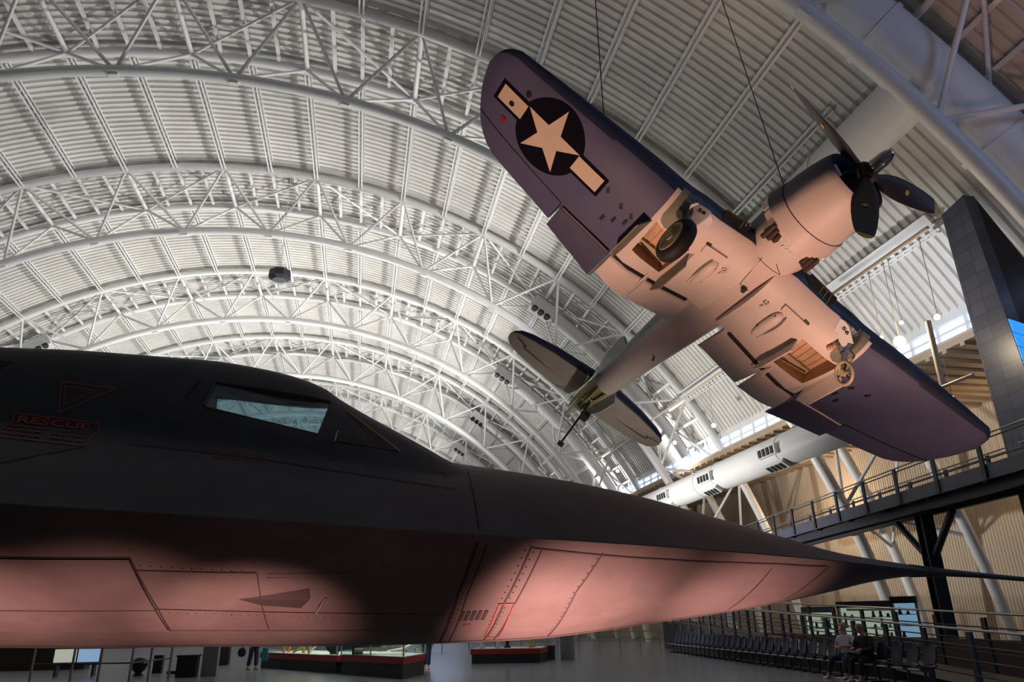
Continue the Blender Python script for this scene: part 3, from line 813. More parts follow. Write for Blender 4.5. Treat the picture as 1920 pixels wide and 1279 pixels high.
for r in range(1, nr + 1):
    for a in range(na): p = star_at(a / na) * (r / nr); vs.append(wp(IC.x + p.x, IC.y + p.y, .017))
fs = [(0, 1 + a, 1 + (a + 1) % na) for a in range(na)]
for r in range(nr - 1):
    for a in range(na): o = 1 + r * na; fs.append((o + a, o + na + a, o + na + (a + 1) % na, o + (a + 1) % na))
m.add(vs, fs).build('insignia_star', 'insigw', W_, fix=False)
def disc(x, y, r, nm, k, par, h=.02, ax=1., n=14): return wpatch([(x + r * cos(2 * pi * i / n) * ax, y + r * sin(2 * pi * i / n)) for i in range(n)], nm, k, par, h)
disc(-2.50, -5.33, .055, 'access_hole', 'hook', W_); disc(-2.88, -5.50, .055, 'access_hole', 'hook', W_); disc(-3.26, -5.48, .06, 'recognition_light', 'redbase', W_)
for sg in (-1, 1):
    w = wings[sg]
    for (x, y) in [(-3.30, 2.92), (-3.15, 2.745), (-3.0, 2.565)]:
        wpatch([(x + .07, sg * (y - .03)), (x + .07, sg * (y + .03)), (x - .07, sg * (y + .03)), (x - .07, sg * (y - .03))], 'ejection_chute', 'hook', w)
    for (x, y) in [(-2.82, 2.55), (-2.82, 2.80), (-2.77, 3.165)]:
        wpatch([(x + .07, sg * (y + .02)), (x + .02, sg * (y + .06)), (x - .07, sg * y), (x - .02, sg * (y - .05))], 'ejection_chute', 'hook', w)
    # aileron line
    ya = lambda y: sg * (y if sg < 0 else squash(y))
    m = MB(); pp = [wp(-3.62 + .06 * i, ya(5.75 - i * .21 * 1.), .004) for i in range(0)]
    L = [(-3.50, 5.95), (-3.55, 5.55), (-3.62, 5.0), (-3.70, 4.3), (-3.76, 3.66), (-4.30, 3.66)]
    q = []
    for (a, b) in zip(L[:-1], L[1:]):
        for i in range(8): q.append((a[0] + (b[0] - a[0]) * i / 8, a[1] + (b[1] - a[1]) * i / 8))
    m.tube([Vector((x, ya(y), wz(x, y) - .002)) for x, y in q], .012, 5); m.build('aileron_gap', 'seam', w)
    # intake slot in the inner leading edge
    I = [(-1.80, .72), (-1.765, 1.30), (-1.83, 1.36), (-1.90, 1.28), (-1.935, .80), (-1.90, .70)]
    m = MB(); m.prism([Vector((x + .0, sg * y, wz(x, y) - .012)) for x, y in I], (0, 0, .01)); m.build('intake_slot', 'hook', w)
    for i in range(3): y = 1.0 + .1 * i if sg > 0 else .76 + .07 * i; MB().tube([Vector((-1.80, sg * y, wz(-1.80, y) - .02)), Vector((-1.91, sg * y, wz(-1.91, y) - .02))], .012, 5).build('intake_vane', 'steelm', w)
    # oil cooler door strip and blister fairing
    wpatch([(-2.33, sg * 1.20), (-2.38, sg * .70), (-2.52, sg * .72), (-2.52, sg * 1.18)], 'cooler_door', 'white', w, .05)
    MB().prism([wp(-2.30, sg * 1.22, .03), wp(-2.30, sg * 1.12, .03), wp(-2.335, sg * 1.12, .03), wp(-2.335, sg * 1.22, .03)], (0, 0, .028)).build('door_gap', 'hook', w)
    c = Vector((-2.9, sg * .78, wz(-2.9, .78)))
    m = MB(); rings = []
    for i in range(13):
        t = i / 12; x = -2.52 - .84 * t; r = .125 * (4 * t * (1 - t)) ** .5 * (1.15 - .5 * t); y0_ = sg * (.80 - .02 * t)
        rings.append([Vector((x, y0_ + max(r, .003) * cos(a), wz(x, .78) - .004 - max(r, .003) * .8 * sin(a))) for a in [pi * k / 10 for k in range(11)] + [pi * 1.5]])
    m.rings(rings, True); bl = m.build('blister_fairing', 'white', w, smooth=True, sharp=60)
    m = MB(); q = [Vector((-2.54 - .78 * i / 10, sg * (.885 + .05 * sin(pi * i / 10) * (1 - .6 * i / 10)), wz(-2.6 - .7 * i / 10, .85) - .012)) for i in range(11)]
    m.tube(q, [.004 + .03 * sin(pi * min(1, i / 10 + .15)) for i in range(11)], 6); m.build('blister_slot', 'greygreen', bl)
    for (x, y) in [(-2.66, .73), (-3.17, .75), (-3.1, .70)]: MB().ball(Vector((x, sg * y, wz(x, y) - (.06 if x > -2.7 else .03))), .022, 8, 6).build('drain_hole', 'hook', bl)
    # flaps, lowered
    def flap(y0, y1, tx0, tx1, drop, k, nm='flap'):
        m = MB(); rings = []
        for i in range(7):
            y = y0 + (y1 - y0) * i / 6; yy = sg * y; xf = -3.80; zf = wz(-3.80, y) + .02; tx = tx0 + (tx1 - tx0) * i / 6 + .06; zt = wz(tx, y) - drop
            th = .085; mx_, mz_ = xf * .55 + tx * .45, zf * .55 + zt * .45 - .03
            rings.append([Vector(q) for q in ((xf, yy, zf + .06), (xf + .03, yy, zf), (xf - .05, yy, zf - .06), (mx_, yy, mz_ - .025), (tx, yy, zt), (tx, yy, zt + .012), (mx_, yy, mz_ + .06))])
        m.rings(rings, True); return m.build(nm, k, fp, smooth=True, sharp=35)
    flap(2.36, 3.62, -4.68, -4.45, .10, 'flapblue'); flap(1.52, 2.31, -4.60, -4.40, .16, 'white'); flap(.44, 1.47, -4.68, -4.63, .08, 'white')
    MB().tube([Vector((-3.765, sg * y, wz(-3.77, y) + .01)) for y in (.56, 1.3, 1.9, 2.3)], .052, 6).build('flap_gap', 'seam', w)
    MB().tube([Vector((-3.79, sg * y, wz(-3.79, y) - .05)) for y in (2.40, 3.0, 3.58)], .020, 6).build('flap_hinge_light_line', 'steelm', w)  # bright rod stands in for light coming through the hinge gap
    MB().tube([Vector((-3.80, sg * 2.33, wz(-3.8, 2.33) - .06)), Vector((-4.55, sg * 2.335, wz(-4.5, 2.33) - .14))], .020, 6).build('flap_edge_light_line', 'steelm', w)  # likewise a bright line of light along the flap edge
    m = MB(); m.prism([(-3.55, sg * 1.52, wz(-3.55, 1.52) - .01), (-3.8, sg * 1.47, wz(-3.8, 1.5) - .05), (-4.2, sg * 1.50, wz(-4.2, 1.5) - .14), (-3.85, sg * 1.54, wz(-3.85, 1.5) - .13)], (0, sg * .03, 0)); m.build('flap_fairing', 'white', w)
    # landing gear
    g = empty('landing_gear'); g.parent = fp
    top = Vector((-1.98, sg * 1.74, -1.02)); ax = Vector((-2.08, sg * 1.86, -2.06))
    leg = MB().tube([top, top.lerp(ax, .55), top.lerp(ax, .56), ax + Vector((0, -sg * .0, .06))], [.075, .075, .052, .05], 14).build('gear_leg', 'whitegrey', g, smooth=True, sharp=40)
    MB().tube([top + Vector((-.35, 0, .0)), top.lerp(ax, .5)], .035, 8).build('drag_strut', 'hubm', g, smooth=True, sharp=40)
    MB().tube([ax + Vector((.14, 0, .50)), ax + Vector((.22, 0, .30)), ax + Vector((.05, 0, .05))], .02, 6).build('torque_link', 'hubm', g)
    wd = Vector((0, sg, 0)); 
    wd = (Vector((.10, sg * 1., -.15)) if sg < 0 else Vector((.25, sg * .85, .55))).normalized()
    wc = ax + wd * .02
    if sg > 0:
        u_ = wd.orthogonal().normalized(); v_ = wd.cross(u_)
        R_ = [wc + (u_ * cos(2 * pi * k / 28) + v_ * sin(2 * pi * k / 28)) * .20 for k in range(29)]
        rim = MB().tube(R_, .030, 10, False).build('bare_wheel_rim', 'hubm', g, smooth=True)
        MB().tube([wc - wd * .06, wc + wd * .06], .06, 12).build('axle', 'hubm', g, smooth=True, sharp=40)
        for k in range(3): MB().tube([wc, wc + (u_ * cos(2.1 * k) + v_ * sin(2.1 * k)) * .19], .014, 6).build('rim_spoke', 'hook', rim)
    else:
      prof = [(-.115, .20), (-.125, .30), (-.11, .37), (-.06, .405), (0, .415), (.06, .405), (.11, .37), (.125, .30), (.115, .20)]
      m = MB(); m.tube([wc + wd * d for d, r in prof], [r for d, r in prof], 32); wh = m.build('wheel', 'rubber', g, smooth=True, sharp=50)
      for s2_ in (1, -1):
        p2 = [(.114, .285), (.135, .275), (.135, .245), (.105, .22), (.118, .20), (.12, .09), (.15, .08), (.15, .02)]
        MB().tube([wc + wd * d * s2_ for d, r in p2], [r for d, r in p2], 24).build('wheel_hub', 'hubm', wh, smooth=True, sharp=30)
        u_ = wd.orthogonal().normalized(); v_ = wd.cross(u_)
        for k in range(6):
            a = 2 * pi * k / 6; c_ = wc + wd * .119 * s2_ + (u_ * cos(a) + v_ * sin(a)) * .15
            MB().tube([c_, c_ + wd * .005 * s2_], .034, 8).build('hub_hole', 'hook', wh)
    # strut fairing plate with its painted number
    PL = [(-1.53, 1.99), (-1.56, 1.70), (-1.70, 1.54), (-1.82, 1.51), (-1.84, 1.63), (-1.94, 1.58), (-1.93, 1.72), (-1.76, 1.99), (-1.62, 2.05)] if sg < 0 else [(-1.67, 1.31), (-1.64, 1.40), (-1.65, 1.50), (-1.80, 1.77), (-1.86, 1.70), (-1.99, 1.77), (-1.97, 1.60), (-1.88, 1.49), (-1.91, 1.41)]
    plz = lambda x, y: -1.2 - .36 * (abs(y) - .75)
    pl = MB().prism([(x, sg * y, plz(x, y)) for x, y in PL], (0, 0, .03)).build('fairing_plate', 'whitegrey', g)
    uv, fs = text_mesh('56', bold=.03)
    TA, TB, TC = ((-1.585, -1.90), (-1.595, -1.735), (-1.66, -1.90)) if sg < 0 else ((-1.700, 1.44), (-1.715, 1.60), (-1.765, 1.435))
    m = MB(); A = Vector(TC); du = Vector(TB) - Vector(TA); dv = Vector(TA) - A
    vs = []
    for u, v in uv:
        p = A + du * u + dv * v; vs.append((p.x, p.y, plz(p.x, p.y) - .006))
    m.add(vs, fs).build('plate_number', 'insig', pl, fix=False)
    MB().tube([(-1.95, sg * 1.66, -1.31), (-1.98, sg * 1.74, -1.2)], .03, 6).build('plate_bracket', 'hubm', g)
    # bay doors hanging from the bay edges
    yo, yi = 2.24, 1.33
    m = MB(); m.prism([(-2.56, sg * yo, wz(-2.56, yo)), (-3.40, sg * yo, wz(-3.4, yo)), (-3.68, sg * (yo + .05), wz(-3.5, yo) - .14), (-3.45, sg * (yo + .17), wz(-3.4, yo) - .30), (-2.66, sg * (yo + .17), wz(-2.66, yo) - .26)], (0, sg * .025, 0)); m.build('gear_door', 'greygreen' if sg < 0 else 'white', g)
    m = MB(); m.prism([(-2.68, sg * yi, wz(-2.68, yi)), (-3.5, sg * yi, wz(-3.5, yi)), (-3.86, sg * (yi - .02), wz(-3.6, yi) - .10), (-3.5, sg * (yi - .06), wz(-3.5, yi) - .34), (-2.74, sg * (yi - .05), wz(-2.74, yi) - .32)], (0, -sg * .025, 0)); m.build('gear_door', 'greygreen' if sg < 0 else 'white', g)
    # leg housing fairing at the leading edge
    def gmap(u, v):
        x = -1.815 - .68 * v; hw = (.135 + .05 * v) * (1 if v < .72 else sqrt(max(0., 1 - ((v - .72) / .28) ** 2)) * .98 + .02)
        return wp(x, sg * (2.05 - .05 * v + (2 * u - 1) * hw), .018)
    wgrid(0, 1, gmap, 6, 16, 'leg_fairing', 'greygreen', w)
    G = [(-1.83, 2.20), (-1.83, 1.92), (-2.07, 1.82), (-2.39, 1.90), (-2.49, 1.98), (-2.45, 2.08), (-2.37, 2.15), (-2.19, 2.19)]
    m = MB()
    for i in range(5): m.ball(Vector((-2.10 - .06 * i, sg * (1.80 - .012 * i), wz(-2.2, 1.8) - .05 - .02 * (i % 2))), .055, 8, 6)
    m.tube([(-1.98, sg * 1.74, -1.0), (-2.35, sg * 1.78, -1.12)], .04, 8); m.build('gear_trunnion', 'primer', g)
# ---- tail surfaces
SO = [(-7.77, .30), (-7.80, .55), (-7.89, 1.38), (-8.04, 2.05), (-8.15, 2.33), (-8.30, 2.46), (-8.46, 2.51), (-8.62, 2.48), (-8.77, 2.34), (-8.88, 2.03), (-8.97, 1.30), (-9.0, .62), (-8.93, .30)]
def tailplane(sg):
    m = MB(); ys = sorted(set(y for x, y in SO)); le = [(y, x) for x, y in SO[:7]]; te = [(y, x) for x, y in reversed(SO[6:])]
    rings = []; N = 10
    for y in [.30, .62, 1.0, 1.38, 1.7, 2.05, 2.2, 2.33, 2.41, 2.46, 2.50]:
        a = lerpt([q[0] for q in le], [q[1] for q in le], y); b = lerpt([q[0] for q in te], [q[1] for q in te], y); c = a - b
        t = .075 * c * (1 if y < 2.3 else .7); r = []
        yy = sg * y * (1. if sg < 0 else .915)
        for i in range(N + 1): s_ = (i / N) ** 1.5; r.append(Vector((a - s_ * c, yy, .34 - t * afs(s_) / .5)))
        for i in reversed(range(1, N)): s_ = (i / N) ** 1.5; r.append(Vector((a - s_ * c, yy, .34 + t * afs(s_) / .5)))
        rings.append(r)
    m.rings(rings, True, mif=lambda i, j: 1 if (j < 2 or j > N) else 0)
    o = m.build('tailplane', ['tailgrey', 'navy'], fp, smooth=True, sharp=50)
    q = [(-8.52, .40), (-8.50, 1.4), (-8.46, 2.0), (-8.40, 2.06), (-8.36, 2.0), (-8.25, 2.34)]
    zz_ = lambda x, y: .34 - .075 * 1.1 * afs(min(1, max(0, (-7.8 - x) / 1.15))) / .5 - .003
    MB().tube([Vector((x, sg * y * (1. if sg < 0 else .915), zz_(x, y))) for x, y in q], .010, 5).build('elevator_gap', 'seam', o)
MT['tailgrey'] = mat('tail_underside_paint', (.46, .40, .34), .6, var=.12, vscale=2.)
tailplane(-1); tailplane(1)
# fin and rudder
m = MB(); FN = [(-6.7, .40), (-7.0, .9), (-7.35, 1.5), (-7.60, 1.92), (-7.78, 2.05), (-8.0, 2.03), (-8.25, 1.85), (-8.45, 1.5), (-8.52, .9), (-8.45, .35)]
rings = []
for sc_, yy in ((.9, -.012), (1., -.035), (1., .035), (.9, .012)):
    cx_ = sum(p[0] for p in FN) / len(FN); cz_ = sum(p[1] for p in FN) / len(FN)
    rings.append([Vector((cx_ + (x - cx_) * (1 if abs(yy) < .02 else .96), yy if abs(yy) < .02 else yy, cz_ + (z - cz_) * (1 if abs(yy) < .02 else .96))) for x, z in FN])
m.rings([rings[1], rings[0], rings[3], rings[2]], True); m.build('fin', 'navy', fp, smooth=True, sharp=40)
MB().box((-7.95, 0, 1.2), (.02, .075, 1.3), Matrix.Rotation(-.15, 3, 'Y')).build('rudder_gap', 'whitegrey', fp)
# cockpit canopy on the far side
m = MB(); m.rings([[Vector((x, r * cos(2 * pi * j / 20), .58 + r * h * sin(2 * pi * j / 20))) for j in range(20)] for x, r, h in ((-3.3, .05, .6), (-3.5, .26, .9), (-3.9, .34, 1.1), (-4.5, .32, 1.0), (-4.9, .2, .6))], True)
m.build('canopy', 'glassdark', fp, smooth=True)
# belly details: exhaust stubs, hinged flap lines, aerials
for sg in (-1, 1):
    for i, (dx, dy) in enumerate([(0, 0), (-.05, .10), (-.02, .19)]):
        t = radians(-90 - sg * (-36 + i * 9)) ; r = .70
        y = sg * (.50 - .09 * i); z = -.80 + .10 * abs(y) / .5 * 1.3 - .02
        MB().tube([(-1.45 - .03 * i, y, z + .03), (-1.62, y + sg * .0, z + .0), (-1.76 + .05 * i, y, z + .02)], [.045, .055, .05], 10).build('exhaust_stub', 'soot', fp, smooth=True, sharp=40)
for p in ([(-2.05, -.22), (-2.75, -.10)], [(-2.1, -.26), (-2.1, .26)], [(-1.95, .03), (-2.1, .26)], [(-2.75, -.10), (-2.75, .12)], [(-3.6, .48), (-2.1, .42)], [(-3.6, -.48), (-2.2, -.52)]):
    (x0, y0), (x1, y1) = p
    def bz(x, y):
        a = lerpt([-q[0] for q in FS], [q[1] for q in FS], -x); zt = lerpt([-q[0] for q in FS], [q[2] for q in FS], -x); zb = lerpt([-q[0] for q in FS], [q[3] for q in FS], -x)
        return (zt + zb) / 2 - (zt - zb) / 2 * max(0., 1 - (min(abs(y) / a, .999)) ** 2.2) ** .45
    MB().tube([(x0 + (x1 - x0) * i / 8, y0 + (y1 - y0) * i / 8, bz(x0 + (x1 - x0) * i / 8, y0 + (y1 - y0) * i / 8) - .001) for i in range(9)], .007, 5).build('belly_seam', 'soot', fp)
MB().box((-2.76, .02, -.79), (.10, .07, .10)).build('belly_fitting', 'hook', fp)
for i in range(4): MB().tube([(-1.62, -.14 + .09 * i, bz(-1.62, -.14 + .09 * i) - .0), (-1.62, -.14 + .09 * i, bz(-1.62, -.14 + .09 * i) - .008)], .04, 12).build('filler_cap', 'whitegrey', fp)
for (x, y) in [(-2.62, -.56), (-2.62, .46)]:
    m = MB(); z = wz(x, .6) - .02
    m.tube([Vector((x + .04 * cos(a), y + .045 * sin(a), z - .02)) for a in [i * 2 * pi / 12 for i in range(12)]], .012, 6); m.tube([(x - .05, y, z - .02), (x - .14, y - .03, z)], .012, 6); m.build('tie_down_ring', 'white', fp)
MB().tube([(-5.6, .05, -.5), (-5.6, .05, -.62)], .02, 6).build('belly_aerial', 'hook', fp)
# suspension cables up to the roof
def cable(bp, top, lab):
    a = FM @ Vector(bp); o = MB().tube([(0, 0, 0), Vector(top) - a], .011, 5).build('suspension_cable', 'steelm'); o.location = a
    o.data.materials[0] = MT['hook']; tag(o, lab, 'cable', 'suspension cables')
for bp, lab in (((-2.2, -3.9, -.33), 'thin dark cable rising from the starred wing to the roof'), ((-1.6, -.15, .68), 'thin dark cable rising from behind the engine cowling to the roof')):
    a = FM @ Vector(bp); t = 3 if 'engine' in lab else 0
    xx_ = a.x - (2.2 if 'engine' in lab else 0.); cable(bp, (xx_, a.y + t * .2, CZ + sqrt((RD - .75) ** 2 - (xx_ - CX) ** 2)), lab)
# ------------------------------------------------------------------ entrance side: tower, walkway, lamps
def tower_mat():
    m = bpy.data.materials.new('tower_panels'); m.use_nodes = True; nt = m.node_tree; b = nt.nodes['Principled BSDF']
    b.inputs['Roughness'].default_value = .38
    tc = nt.nodes.new('ShaderNodeTexCoord'); mp = nt.nodes.new('ShaderNodeMapping'); nt.links.new(tc.outputs['UV'], mp.inputs[0])
    br = nt.nodes.new('ShaderNodeTexBrick'); br.offset = 0.; br.inputs['Scale'].default_value = 1.; br.inputs['Brick Width'].default_value = .56; br.inputs['Row Height'].default_value = .46
    br.inputs['Mortar Size'].default_value = .012; br.inputs['Color1'].default_value = (.050, .062, .110, 1); br.inputs['Color2'].default_value = (.080, .092, .150, 1); br.inputs['Mortar'].default_value = (.03, .03, .04, 1); br.inputs['Bias'].default_value = 0.
    nt.links.new(mp.outputs[0], br.inputs[0]); nt.links.new(br.outputs[0], b.inputs['Base Color']); return m
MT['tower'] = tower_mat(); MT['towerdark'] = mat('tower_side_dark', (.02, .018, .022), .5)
def uvbox(o, per=1.):
    me = o.data; uv = me.uv_layers.new(name='uv')
    for p in me.polygons:
        n = p.normal
        for li in p.loop_indices:
            v = me.vertices[me.loops[li].vertex_index].co
            uv.data[li].uv = (v.y if abs(n.x) > .6 else v.x, v.z)
k_ = 19.2 / 18.5
tw = empty('panel_tower', (19.2, 18.2, 0))
T_ = lambda y, z: (0, y * k_ - 18.2, 1.5 + (z - 1.5) * k_)
m = MB(); A, B, C_, D = Vector(T_(18.05, -1.28)), Vector(T_(18.26, 14.10)), Vector(T_(17.26, 14.26)), Vector(T_(16.20, -1.28))
A.z = D.z = 0.
m.prism([A, B, C_, D], (.45, 0, 0)); body = m.build('panel_cladding', 'tower', tw); uvbox(body)
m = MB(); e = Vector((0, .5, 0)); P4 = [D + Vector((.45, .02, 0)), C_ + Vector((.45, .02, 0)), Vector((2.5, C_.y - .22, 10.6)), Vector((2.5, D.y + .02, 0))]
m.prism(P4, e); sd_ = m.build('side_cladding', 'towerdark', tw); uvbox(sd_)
q0 = D.lerp(C_, .30); q1 = D.lerp(C_, .685)
MT['bluelit'] = mat('blue_light_on_panel', (.10, .30, .55), .4, emit=(.03, .32, 1.), estr=.85)  # blue light on the cladding, put in as emission
for i in range(12):
    for k in range(4):
        a_, b_ = i / 12 + .003, (i + 1) / 12 - .003; u_, v_ = k * .58 + .02, (k + 1) * .58
        P_ = lambda t, x: q0.lerp(q1, t) + Vector((x, -.03, -.6 * t * max(0., x) / 2.3))
        MB().prism([P_(b_, u_), P_(b_, v_), P_(a_, v_), P_(a_, u_)], (0, .02, 0)).build('blue_light_tile', 'bluelit', tw)
tag(tw, 'tall slate-grey square-panelled tower with a blue glow at the right edge', 'tower')

# walkway bridge, running away from the camera at a slight angle
WA = .166; wd_ = Vector((sin(WA), cos(WA), 0)); wn = Vector((cos(WA), -sin(WA), 0))
WO = Vector((18.296, 23.775, 0))
wk = empty('walkway_bridge', (WO.x, WO.y, 0)); wk.rotation_euler = (0, 0, -WA)
# local frame: x to the right of the walkway, y along it
S0, S1 = -15.5, 17.5; Ls = S1 - S0; Sm = (S0 + S1) / 2
MB().box((.05, Sm, 5.32), (.10, Ls, .42)).build('fascia_panel', 'fascia', wk)
MB().box((1.78, Sm, 5.32), (.10, Ls, .42)).build('fascia_panel', 'fascia', wk)
MB().box((.9, Sm, 5.44), (1.7, Ls, .10)).build('walkway_deck', 'dark', wk)
for x in (.40, 1.40): MB().box((x, Sm, 4.97), (.18, Ls, .30)).build('main_girder', 'dark', wk)
for i in range(12): MB().box((.9, S0 + 1 + i * 2.9, 5.18), (1.7, .14, .22)).build('cross_beam', 'dark', wk)
for x in (.02, 1.81):
    MB().tube([(x, S0, 6.34), (x, S1, 6.34)], .025, 8).build('top_handrail', 'rail', wk)
    MB().tube([(x, S0, 6.22), (x, S1, 6.22)], .022, 6).build('rail_bar', 'dark', wk)
    MB().tube([(x, S0, 5.66), (x, S1, 5.66)], .022, 6).build('rail_bar', 'dark', wk)
    for i in range(14):
        y = 12.6 - i * 2.33 + (0 if x < 1 else .1)
        if S0 < y < S1: MB().box((x - .05 if x < 1 else x + .05, y, 5.72), (.06, .17, 1.16)).build('rail_post', 'dark', wk)
    m = MB()
    for i in range(110):
        y = S0 + i * .3; m.tube([(x, y, 5.66), (x, y, 6.22)], .004, 4)
    m.build('infill_wires', 'rail', wk)['kind'] = 'stuff'
tag(wk, 'dark elevated walkway bridge with handrails crossing behind the blue wing', 'walkway')
cc_ = WO + wd_ * -1.0 + wn * .9
sc_ = empty('support_column', (cc_.x, cc_.y, 0)); sc_.rotation_euler = (0, 0, -WA)
m = MB(); m.box((0, 0, 2.4), (.16, .42, 4.8)); m.box((0, .2, 2.4), (.42, .06, 4.8)); m.box((0, -.2, 2.4), (.42, .06, 4.8)); m.build('column_shaft', 'dark', sc_)
for s_ in (-1, 1): MB().tube([(0, s_ * .1, 3.3), (0, s_ * 1.7, 4.72)], .12, 6).build('bracket_arm', 'dark', sc_)
MB().box((0, 0, .04), (.7, .7, .08)).build('base_plate', 'dark', sc_)
tag(sc_, 'dark steel column with two slanted arms under the walkway bridge', 'column')

# spot lamps hung under the eave
LAMPS = [((17.0, 19.62, 9.98), 'brightest glowing lamp, just behind the blue wing', .17, True), ((17.0, 19.38, 10.55), 'small glowing lamp above the brightest one', .065, False), ((17.0, 17.88, 10.12), 'tilted round floodlight next to the panelled tower', .10, False), ((17.0, 20.41, 10.42), 'small glowing lamp touching the wing edge, left of the brightest', .065, False),
         ((17.0, 18.04, 7.6), 'tiny lamp under the wing edge above the walkway', .05, False), ((17., 33.25, 10.63), 'white glowing lamp among the trusses right of the tailplane', .11, False), ((17., 38.13, 10.89), 'white glowing lamp below the tailplane tip', .11, False), ((17., 48., 11.2), 'farthest glowing lamp, near the end of the side duct', .11, False)]
for p, lab, r, big in LAMPS:
    p = Vector(p); h = empty('flood_lamp', p)
    d = (Vector((0, 0, 1.5)) - p).normalized() if big else (Vector((4, 8, 3)) - p).normalized()
    MB().tube([-d * 2.2 * r, -d * .6 * r, d * .1 * r], [r * .45, r * 1.0, r * 1.12], 16).build('lamp_housing', 'lampbody', h, smooth=True, sharp=40)
    MB().tube([d * .10 * r, d * .14 * r], r * .95, 16).build('lamp_lens', 'sunlamp' if big else 'lampglow', h)
    zt = 12.6 if p.z > 9 else 8.4
    MB().tube([-d * 1.4 * r, -d * 1.4 * r + Vector((0, 0, zt - p.z + .35))], .012, 6).build('lamp_stem', 'tansteel', h)
    tag(h, lab, 'lamp', 'flood lamps on the right')
# lamp rail under the eave and a low cross pipe
for loc, L, lab in (((17.0, 22.4, 13.0), 10., 'pale horizontal lamp pipe beneath the eave at right'), ((17.0, 38.5, 13.0), 20., 'pale horizontal lamp pipe beneath the eave beyond the tailplane')):
    o = MB().tube([(0, -L / 2, 0), (0, L / 2, 0)], .06, 8).build('lamp_pipe', 'tansteel'); o.location = loc; tag(o, lab, 'pipe')
o = MB().tube([(0, -1.0, 0), (0, 1.4, 0)], .05, 10).build('strip_light_pipe', 'tansteel'); o.location = (17.0, 18.1, 8.0); tag(o, 'pale horizontal pipe light between the wing and the panelled tower', 'pipe')
o = MB().tube([(0, 0, 0), (.0, .0, 2.2)], .09, 12).build('hanger_post', 'tansteel'); o.location = (17.3, 18.6, 8.1); tag(o, 'pale vertical post above the pipe light by the tower', 'post')

# ------------------------------------------------------------------ seating row, ramp and railings (same slanting line)
SA = .154; sd = Vector((sin(SA), cos(SA), 0)); sn = Vector((cos(SA), -sin(SA), 0)); SO_ = Vector((13.06, 20.5, 0)) - sd * .35
def make_seat():
    r = empty('bench_seat')
    m = MB(); rings = []
    prof = [(.02, .46, .02), (.10, .43, .02), (.24, .415, .02), (.36, .43, .02), (.425, .47, .02)]
    for i in range(5):
        x, z, t = prof[i]; rings.append([Vector((x, y, z + .02 * (abs(y) / .24) ** 2 * 1.5 + dz)) for y, dz in ((-.25, 0), (-.12, 0), (0, 0), (.12, 0), (.25, 0), (.25, -.03), (0, -.03), (-.25, -.03))])
    m.rings(rings); a = m.build('seat_pan', 'seatb', r, smooth=True, sharp=40)
    m = MB(); rings = []
    for i, (x, z, hw) in enumerate([(.41, .50, .23), (.45, .62, .25), (.48, .76, .25), (.51, .87, .22), (.52, .91, .15)]):
        rings.append([Vector((x - .035 * (y / .25) ** 2 * 1.2 + dx, y * hw / .25, z)) for y, dx in ((-.25, 0), (-.12, 0), (0, 0), (.12, 0), (.25, 0), (.25, .03), (0, .03), (-.25, .03))])
    m.rings(rings); b = m.build('backrest', 'seatb', r, smooth=True, sharp=40)
    m = MB(); m.box((.0, 0, .405), (.03, .46, .03)); c = m.build('front_edge', 'alu', r)
    m = MB(); m.box((.25, 0, .37), (.06, .66, .06)); m.tube([(.25, 0, .37), (.25, 0, .03)], .035, 8); m.box((.25, 0, .02), (.5, .08, .04)); d = m.build('seat_leg', 'dark', r)
    return r, [a, b, c, d]
S_, SK_ = make_seat(); SP = .70
seat_pos = [i * SP for i in range(-6, 28)]
for n, s_ in enumerate(seat_pos):
    o = S_ if n == 0 else fast_copy(S_, SK_)
    o.location = SO_ + sd * s_; o.rotation_euler = (0, 0, -SA)
    lab = 'navy plastic seat in the row, ' + (ordinal(n) + ' from the near right end' if n < 17 else ordinal(len(seat_pos) - 1 - n) + ' from the far left end')
    tag(o, lab, 'seat', 'navy seats in the row along the railing')
# ramp wall, rising away from the camera
rp = empty('ramp', SO_ + sn * .98); rp.rotation_euler = (0, 0, -SA)
rz = lambda y: max(0.02, .02 + (y + 6) * .048)
m = MB(); m.prism([(0, -6, 0), (0, 24, 0), (0, 24, rz(24)), (0, -6, rz(-6))], (1.9, 0, 0)); m.build('ramp_slab', 'kick', rp)
tag(rp, 'dark sloping ramp behind the row of navy seats', 'ramp')
def railing(xo, y0, y1, zf, lab, nb=3, gap=1.75, hh=1.12, pr=.055):
    r = empty('ramp_railing', SO_ + sn * xo); r.rotation_euler = (0, 0, -SA)
    MB().tube([(0, y0, zf(y0) + hh), (0, y1, zf(y1) + hh)], .030, 8).build('top_handrail', 'rail', r)
    for i in range(nb):
        h = hh * (.18 + .26 * i); MB().tube([(0, y0, zf(y0) + h), (0, y1, zf(y1) + h)], .018, 6).build('rail_bar', 'dark', r)
    y = y0 + .3
    while y < y1:
        MB().box((.06, y, zf(y) + hh / 2 - .1), (.07, .17, hh + .2)).build('rail_post', 'dark', r); y += gap
    tag(r, lab, 'railing')
railing(.80, -7.2, 24, rz, 'dark railing with a steel handrail right behind the navy seats')
railing(3.0, -9, 24, lambda y: rz(y) + .12, 'second dark railing on the far side of the ramp', 3, 2.1, 1.15)
lw = MB().box((3.6, 3, .45), (.14, 28, .9)).build('low_wall', 'brown'); lw.location = SO_ + sn * .4; lw.rotation_euler = (0, 0, -SA); tag(lw, 'low brown wall beyond the ramp railings', 'low wall')
